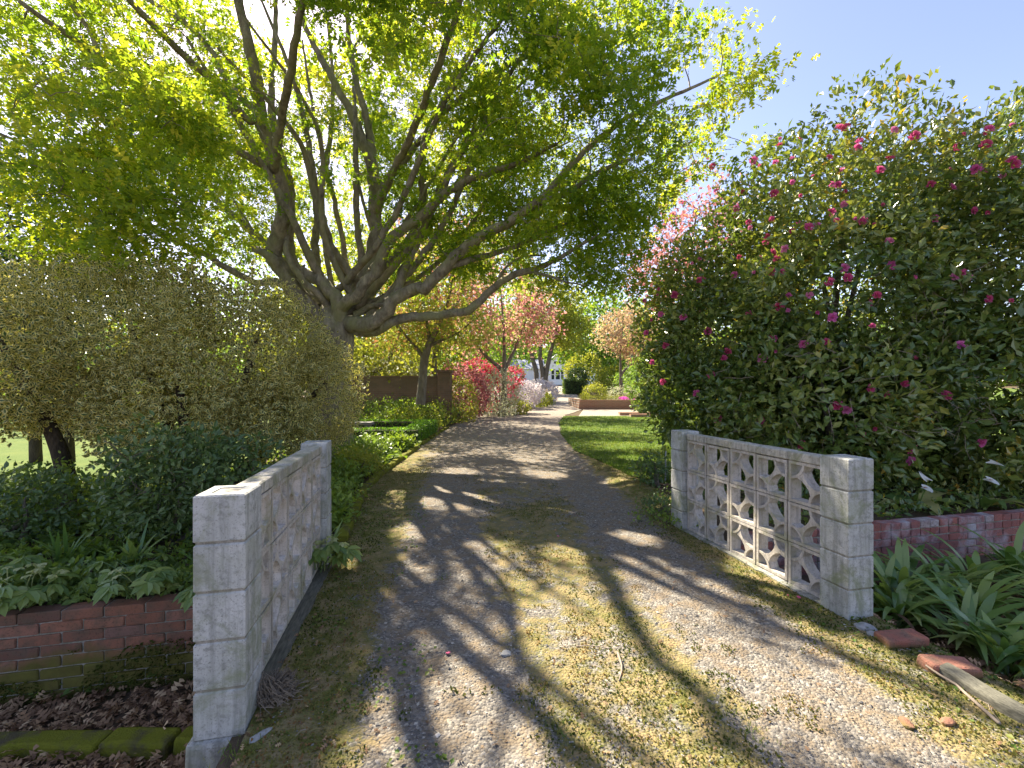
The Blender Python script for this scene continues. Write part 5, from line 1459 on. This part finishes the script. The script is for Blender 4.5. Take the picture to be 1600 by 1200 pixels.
for lab, x, y, n in (('grassy strap leaved clump hanging over the left wall', -1.85, 3.72, 22), ('thin bladed bulb clump behind the hellebores on the left', -2.1, 4.0, 26), ('pale strap leaved clump at the left edge of the border', -3.75, 3.85, 22), ('narrow leaved bulb clump near the left screen', -1.65, 3.95, 20), ('bulb clump in the border between two hellebores', -2.5, 3.75, 24), ('drooping bulb clump at the wall edge near the pillar', -1.95, 3.55, 24), ('tall bulb clump in front of the dark shrub', -3.1, 3.75, 26)):
    u, v = xy2uv(x, y); x, y = uv2xy(u, max(LW_V + .14, v - .25))
    rosette('bulb_plant', lab, 'plant', (x, y, float(H(x, y))), DA, n, 'bulb clumps above the left wall', .5)
# hellebores: palmate leaves and pale green flowers
def palmate(seed, mat):
    r_ = np.random.default_rng(seed); mb = MB()
    pts = [(0, 0, 0), (.03, 0, .10), (.09, 0, .17)]
    tube(mb, resample(np.array(pts, float), .04), .0035, 4, False)
    mb.A['rnd'] = [np.full(mb.n, .2)]; mb.A['edge'] = [np.zeros(mb.n)]
    hub = np.array([.09, 0, .17])
    for a in np.linspace(-1.7, 1.7, 7):
        d = np.array([[math.cos(a), math.sin(a), -.25 + .1 * r_.normal()]])
        leaves(mb, 'oval', hub[None], d, np.array([[.1, 0, 1.0]]), .105 * (1 - .12 * abs(a)) * (.9 + .2 * r_.random()), 1.0, np.array([r_.random()]))
    V, F, A = mb.get(); return mesh_data('leaf', V, F, mat, A)
HE = [palmate(s, M['hellebore']) for s in range(5)]
def hell_flower(seed):
    r_ = np.random.default_rng(seed); mb = MB()
    tube(mb, resample(np.array([(0, 0, 0), (.02, 0, .16), (.06, 0, .24)], float), .05), .003, 4, False)
    mb.A['rnd'] = [np.full(mb.n, .1)]; mb.A['edge'] = [np.zeros(mb.n)]
    for c in ((.07, 0, .24), (.05, .05, .21), (.05, -.05, .22)):
        for k in range(5):
            a = k * 1.256 + r_.random()
            d = np.array([[math.cos(a), math.sin(a), -.35]])
            leaves(mb, 'card', np.array([c]), d, np.array([[0, 0, 1.0]]), .034, 1.3, np.array([r_.random()]))
    V, F, A = mb.get(); return mesh_data('flower', V, F, M['pale_flower'], A)
HF = [hell_flower(s) for s in range(3)]
def hellebore(label, x, y, n, nf):
    u, v = xy2uv(x, y); x, y = uv2xy(u, max(LW_V + .10, v - .36))
    t = rosette('hellebore', label, 'plant', (x, y, float(H(x, y)) + .02), HE, n + 2, 'hellebores above the left wall', .55, 1.15)
    for k in range(nf):
        o = link('flower', R.choice(HF), t, (R.uniform(-.08, .08), R.uniform(-.08, .08), 0.02), (0, R.uniform(-.1, .4), R.uniform(0, 6.28)))
    return t
for lab, x, y, n, nf in (('pale flowered hellebore touching the near left pillar', -1.55, 3.68, 14, 7), ('hellebore with spreading leaves hanging over the wall top beside the pillar', -1.72, 3.52, 14, 2), ('leafy hellebore over the middle of the left wall', -2.25, 3.45, 13, 0), ('hellebore in the border left of the middle', -2.7, 3.42, 12, 1), ('hellebore with cream flowers at the left end of the wall', -3.35, 3.28, 14, 6), ('hellebore overhanging the wall at the far left', -3.62, 3.12, 14, 1), ('hellebore tucked under the dark shrub', -2.95, 3.65, 12, 0), ('hellebore below the holly behind the flowered one', -1.75, 4.0, 12, 5), ('hellebore behind the left end of the border', -3.85, 3.5, 12, 0), ('young hellebore between the bulb clumps', -2.05, 3.75, 10, 1)):
    hellebore(lab, x, y, n, nf)
# broad leaved dock like plants
def broad(L, w, seed, mat):
    r_ = np.random.default_rng(seed); V = []; n = 6
    for i in range(n + 1):
        s = i / n; a = .9 * s + .25
        x = L * s * math.sin(a); z = L * s * math.cos(a) * .9
        ww = w * math.sin(math.pi * min(1, .06 + s * .94)) ** .7 if 0 < i < n else .004
        wv = .012 * r_.normal()
        V += [(x, ww, z + .18 * ww + wv), (x, 0, z), (x, -ww, z + .18 * ww - wv)]
    F = []
    for i in range(n):
        k = i * 3; F += [(k, k + 1, k + 4, k + 3), (k + 1, k + 2, k + 5, k + 4)]
    V = np.array(V)
    return mesh_data('leaf', V, np.array(F), mat, {'rnd': np.full(len(V), r_.random()), 'edge': np.tile([1., 0, 1.], len(V) // 3)}, True)
BD = [broad(R.uniform(.2, .32), R.uniform(.04, .06), s, M['bed']) for s in range(6)]
for lab, px, py, n, sc in (('broad leaved lime plant by the far left pillar', 560, 745, 12, 1.0), ('tall broad leaved plant at the drive edge', 605, 722, 14, 1.1), ('round leaved plant low at the bed corner by the far left pillar', 548, 800, 8, .8), ('broad leaved plant in front of the box hedge', 625, 700, 12, 1.0), ('upright broad leaved plant behind the far left pillar', 535, 770, 12, 1.0)):
    g = ground_at(px, py); g[0] = min(g[0], edge(LEFT_E, g[1]) - .22)
    rosette('broad_leaf_plant', lab, 'plant', (g[0], g[1], float(H(g[0], g[1]))), BD, n, 'broad leaved plants in the left bed', .5, sc * 1.25)
for lab, x, y, n, sc in (('lime broad leaved plant at the left end of the border', -4.1, 3.9, 12, 1.1), ('broad leaved plant behind the cream flowered hellebore', -3.6, 3.75, 12, 1.0), ('bright broad leaved plant below the holly at the left', -4.5, 4.4, 12, 1.2)):
    rosette('broad_leaf_plant', lab, 'plant', (x, y, float(H(x, y))), BD, n, 'broad leaved plants in the left border', .5, sc)
o = rosette('broad_leaf_plant', 'large single leaved plant rising from the left border', 'plant', (-2.55, 3.78, float(H(-2.55, 3.78))), BD, 6, 'broad leaved plants in the left bed', .3, 1.0)
# calla lilies at the right wall
def calla_flower():
    V = []; F = []; n = 12; m = 5
    for j in range(m + 1):
        s = j / m
        for i in range(n + 1):
            a = 2 * math.pi * i / n * .93
            r = .006 + .05 * s ** 1.5 * (1 + .25 * math.cos(a))
            z = .10 * s + .05 * s * s * math.cos(a) - .02 * s ** 4
            V.append((r * math.cos(a), r * math.sin(a), z))
    for j in range(m):
        for i in range(n):
            k = j * (n + 1) + i; F.append((k, k + 1, k + n + 2, k + n + 1))
    return mesh_data('flower', np.array(V), np.array(F), M['calla'], {'rnd': np.full(len(V), .5), 'edge': np.zeros(len(V))}, True)
CF = calla_flower()
SPX = mesh_data('spadix', *(lambda mb: (tube(mb, [(0, 0, .01), (0, 0, .05), (.004, 0, .085)], [.004, .005, .003], 6), mb.get()[:2])[1])(MB()), M['petal_orange'])
CL = [broad(R.uniform(.38, .5), R.uniform(.06, .085), 20 + s, M['strap']) for s in range(4)]
for lab, pts in (('calla lily with two white blooms at the right above the brick wall', ((1540, 723), (1536, 749))), ('calla lily with a fallen white bloom left of the other', ((1439, 762), (1457, 751)))):
    c0 = P(pts[0][0], pts[0][1], 4.75); base = np.array([c0[0] + .05, 4.85, float(H(c0[0], 4.85))])
    t = rosette('calla_lily', lab, 'plant', tuple(base), CL, 8, 'calla lilies above the right wall', .5)
    for (px, py) in pts:
        p = P(px, py, 4.6); o = link('flower', CF, t, tuple(p - base), (R.uniform(.1, .5), R.uniform(.9, 1.4) * R.choice([-1, 1]), R.uniform(-1.6, 1.6))); o.scale = (.8, .55, 1.0)
        link('spadix', SPX, o)
        mb = MB(); l = resample(np.array([[0, 0, 0], (p - base) * .6 + np.array([.03, .05, 0]), p - base]), .08); tube(mb, l, .006, 5); mb.A['rnd'] = [np.full(mb.n, .5)]; mb.A['edge'] = [np.zeros(mb.n)]
        mb.build('stalk', M['strap'], t, smooth=True)
# twig and bark debris on the verges
mb = MB()
for k in range(150):
    y = R.uniform(1.4, 6.0); x = float(edge(LEFT_E, y)) + R.uniform(.15, 1.0) if R.random() < .55 else float(edge(RIGHT_E, y)) - R.uniform(.05, .8)
    an = R.uniform(0, 6.28); L = R.uniform(.02, .09); z = float(H(x, y)) + .03
    q = np.array([[x, y, z], [x + math.cos(an) * L * .5 + .004, y + math.sin(an) * L * .5, z + .006], [x + math.cos(an + .3) * L, y + math.sin(an + .3) * L, z]])
    tube(mb, q, [.0018, .0016, .001], 4, False)
mb.build('twig_debris', M['stick'], kind='stuff')
# soft small leaved perennials along the left bed
PN = 'perennials along the left bed'
k = 0
places = ['beside the far left pillar', 'behind the far left pillar', 'at the drive edge past the pillar', 'in front of the front box hedge', 'under the holly edge', 'left of the broad leaved plants', 'at the corner of the front box hedge', 'along the drive beside the hedge leg', 'by the drive past the rear hedge', 'below the slender maple', 'in front of the garden wall', 'next to the brick pier', 'along the drive in front of the lime bush', 'at the start of the bend', 'between wall and rear hedge', 'on the bend under the azalea', 'near the wall foot beside the maple stem', 'at the front of the border past the maple']
kinds = [('bed', 'dense leafy green perennial', .07), ('bed', 'dark leaved perennial', .055), ('yellowgreen', 'lime leaved perennial', .06), ('hellebore', 'grey green perennial', .07)]
spots = [(-1.75, 4.4, .32), (-2.2, 4.7, .42), (-2.15, 5.3, .35), (-2.7, 7.7, .42), (-2.7, 5.3, .45), (-2.6, 6.3, .42), (-2.45, 7.0, .38), (-2.5, 9.7, .30), (-2.75, 8.7, .36), (-3.6, 15.2, .85), (-5.0, 15.9, 1.0), (-2.75, 14.6, .7), (-2.7, 15.8, .85), (-2.15, 18.5, .5), (-4.0, 14.6, .6), (-1.9, 21, .55), (-4.2, 16.2, .95), (-2.65, 16.5, .9)]
for (x, y, h), pl_ in zip(spots, places):
    mt, w, s = kinds[[0, 0, 1, 0, 1, 0, 2, 0, 3, 0, 1, 2, 0, 3, 1, 2, 0, 2][k]]; k += 1
    z = float(H(x, y))
    r = h * 1.15 * (1 if y < 12 else 1.3)
    if x + r * .8 > edge(LEFT_E, y): x = float(edge(LEFT_E, y)) - r * .75
    bush('perennial', '%s %s' % (w, pl_), 'plant', (x, y, z), [((x, y, z + h * .5), (r, r * .85, h * .62)), ((x - r * .5, y + .2, z + h * .6), (r * .7, r * .6, h * .6))], 1500 if y < 8 else 1200, 'small' if y < 8 else 'card', s * (1 if y < 8 else 1.3), mt, PN, K=5, lo=.4, keep=.3, lump=.4, freq=3, up=.6, spread=.05, twigs=12, rtip=.002, kth=.006)
# weeds and the staked young shrub at the far right pillar
bush('young_shrub', 'young dark leaved shrub beside a grey stake at the lawn edge', 'shrub', (1.95, 6.0, 0), [((1.95, 6.0, .28), (.22, .2, .32))], 700, 'oval', .055, 'dark_shrub', K=5, lo=.3, keep=.2, lump=.4, freq=3, spread=.04, twigs=14)
mb = MB(); tube(mb, [(0, 0, -.05), (0, 0, .25), (.005, 0, .5)], .011, 6); o = mb.build('plant_stake', M['stake']); o.location = (2.15, 6.1, .03); tag(o, 'thin grey stake beside the young shrub', 'stake')
for lab, x, y, h in (('low weedy ground plant left of the far right pillar', 1.75, 4.95, .16), ('dark low plant under the camellia edge behind the pillar', 2.1, 5.2, .2), ('leafy weed close to the far right pillar foot', 1.62, 4.55, .10), ('green low growth at the camellia foot beyond the stake', 2.4, 6.6, .3)):
    bush('ground_plant', lab, 'plant', (x, y, 0), [((x, y, h * .5), (.32, .3, h * .7))], 800, 'oval', .04, 'dark_shrub' if h > .15 else 'bed', 'low plants by the far right pillar', K=5, lo=.3, keep=.2, lump=.4, freq=4, up=.6, spread=.04, twigs=10, rtip=.0015, kth=.004)
# carpet of small leaves filling the beds (nobody could count these)
def carpet(name, pts, n, size, mat, h):
    X, Y = pts
    m = len(X)
    Z = H(X, Y) + h * (.15 + .95 * fbm(X * 2.6, Y * 2.6, 3)) * rng.random(m) ** .6
    mb = MB(); leaves(mb, 'small', np.stack([X, Y, Z], -1), rdir(m) + np.array([0, -.1, .35]), rdir(m) * .7 + np.array([0, -.1, .7]), size * (.6 + .8 * rng.random(m)), 1.25, np.clip(fbm(X * 2, Y * 2, 3) * .9 + rng.normal(size=m) * .2, 0, 1))
    mb.build(name, M[mat], kind='stuff')
n = 15000
X = -1.05 - 5.5 * rng.random(n) ** 1.3; Y = 3.3 + 3.2 * rng.random(n); u, v = xy2uv(X, Y); ok = (v > LW_V + .07) & (u < -.98)
carpet('ground_cover', (X[ok], Y[ok]), n, .055, 'bed', .22)
n = 6500
u = -.98 - 3.6 * rng.random(n); v = LW_V + .02 + .6 * rng.random(n) ** 1.2; X, Y = uv2xy(u, v)
carpet('ground_cover', (X, Y), n, .065, 'hellebore', .13)
n = 12000
Y = 4.4 + 10 * rng.random(n) ** 1.4; X = edge(LEFT_E, Y) - .12 - 2.6 * rng.random(n)
carpet('ground_cover', (X, Y), n, .06, 'bed', .25)
n = 9000
Y = 13 + 26 * rng.random(n) ** 1.3; X = edge(LEFT_E, Y) - .2 - 3.5 * rng.random(n)
carpet('ground_cover', (X, Y), n, .11, 'bed', .35)
n = 7000
X = 2.3 + 5 * rng.random(n); Y = 3.6 + 3.5 * rng.random(n); u, v = xy2uv(X, Y); ok = (v > RW_V + .11) & (u > 2.82)
carpet('ground_cover', (X[ok], Y[ok]), n, .06, 'camellia', .22)
print('TRIS', sum(len(o.data.loops) - 2 * len(o.data.polygons) for o in SC.objects if o.type == 'MESH'), 'OBJ', len(SC.objects))
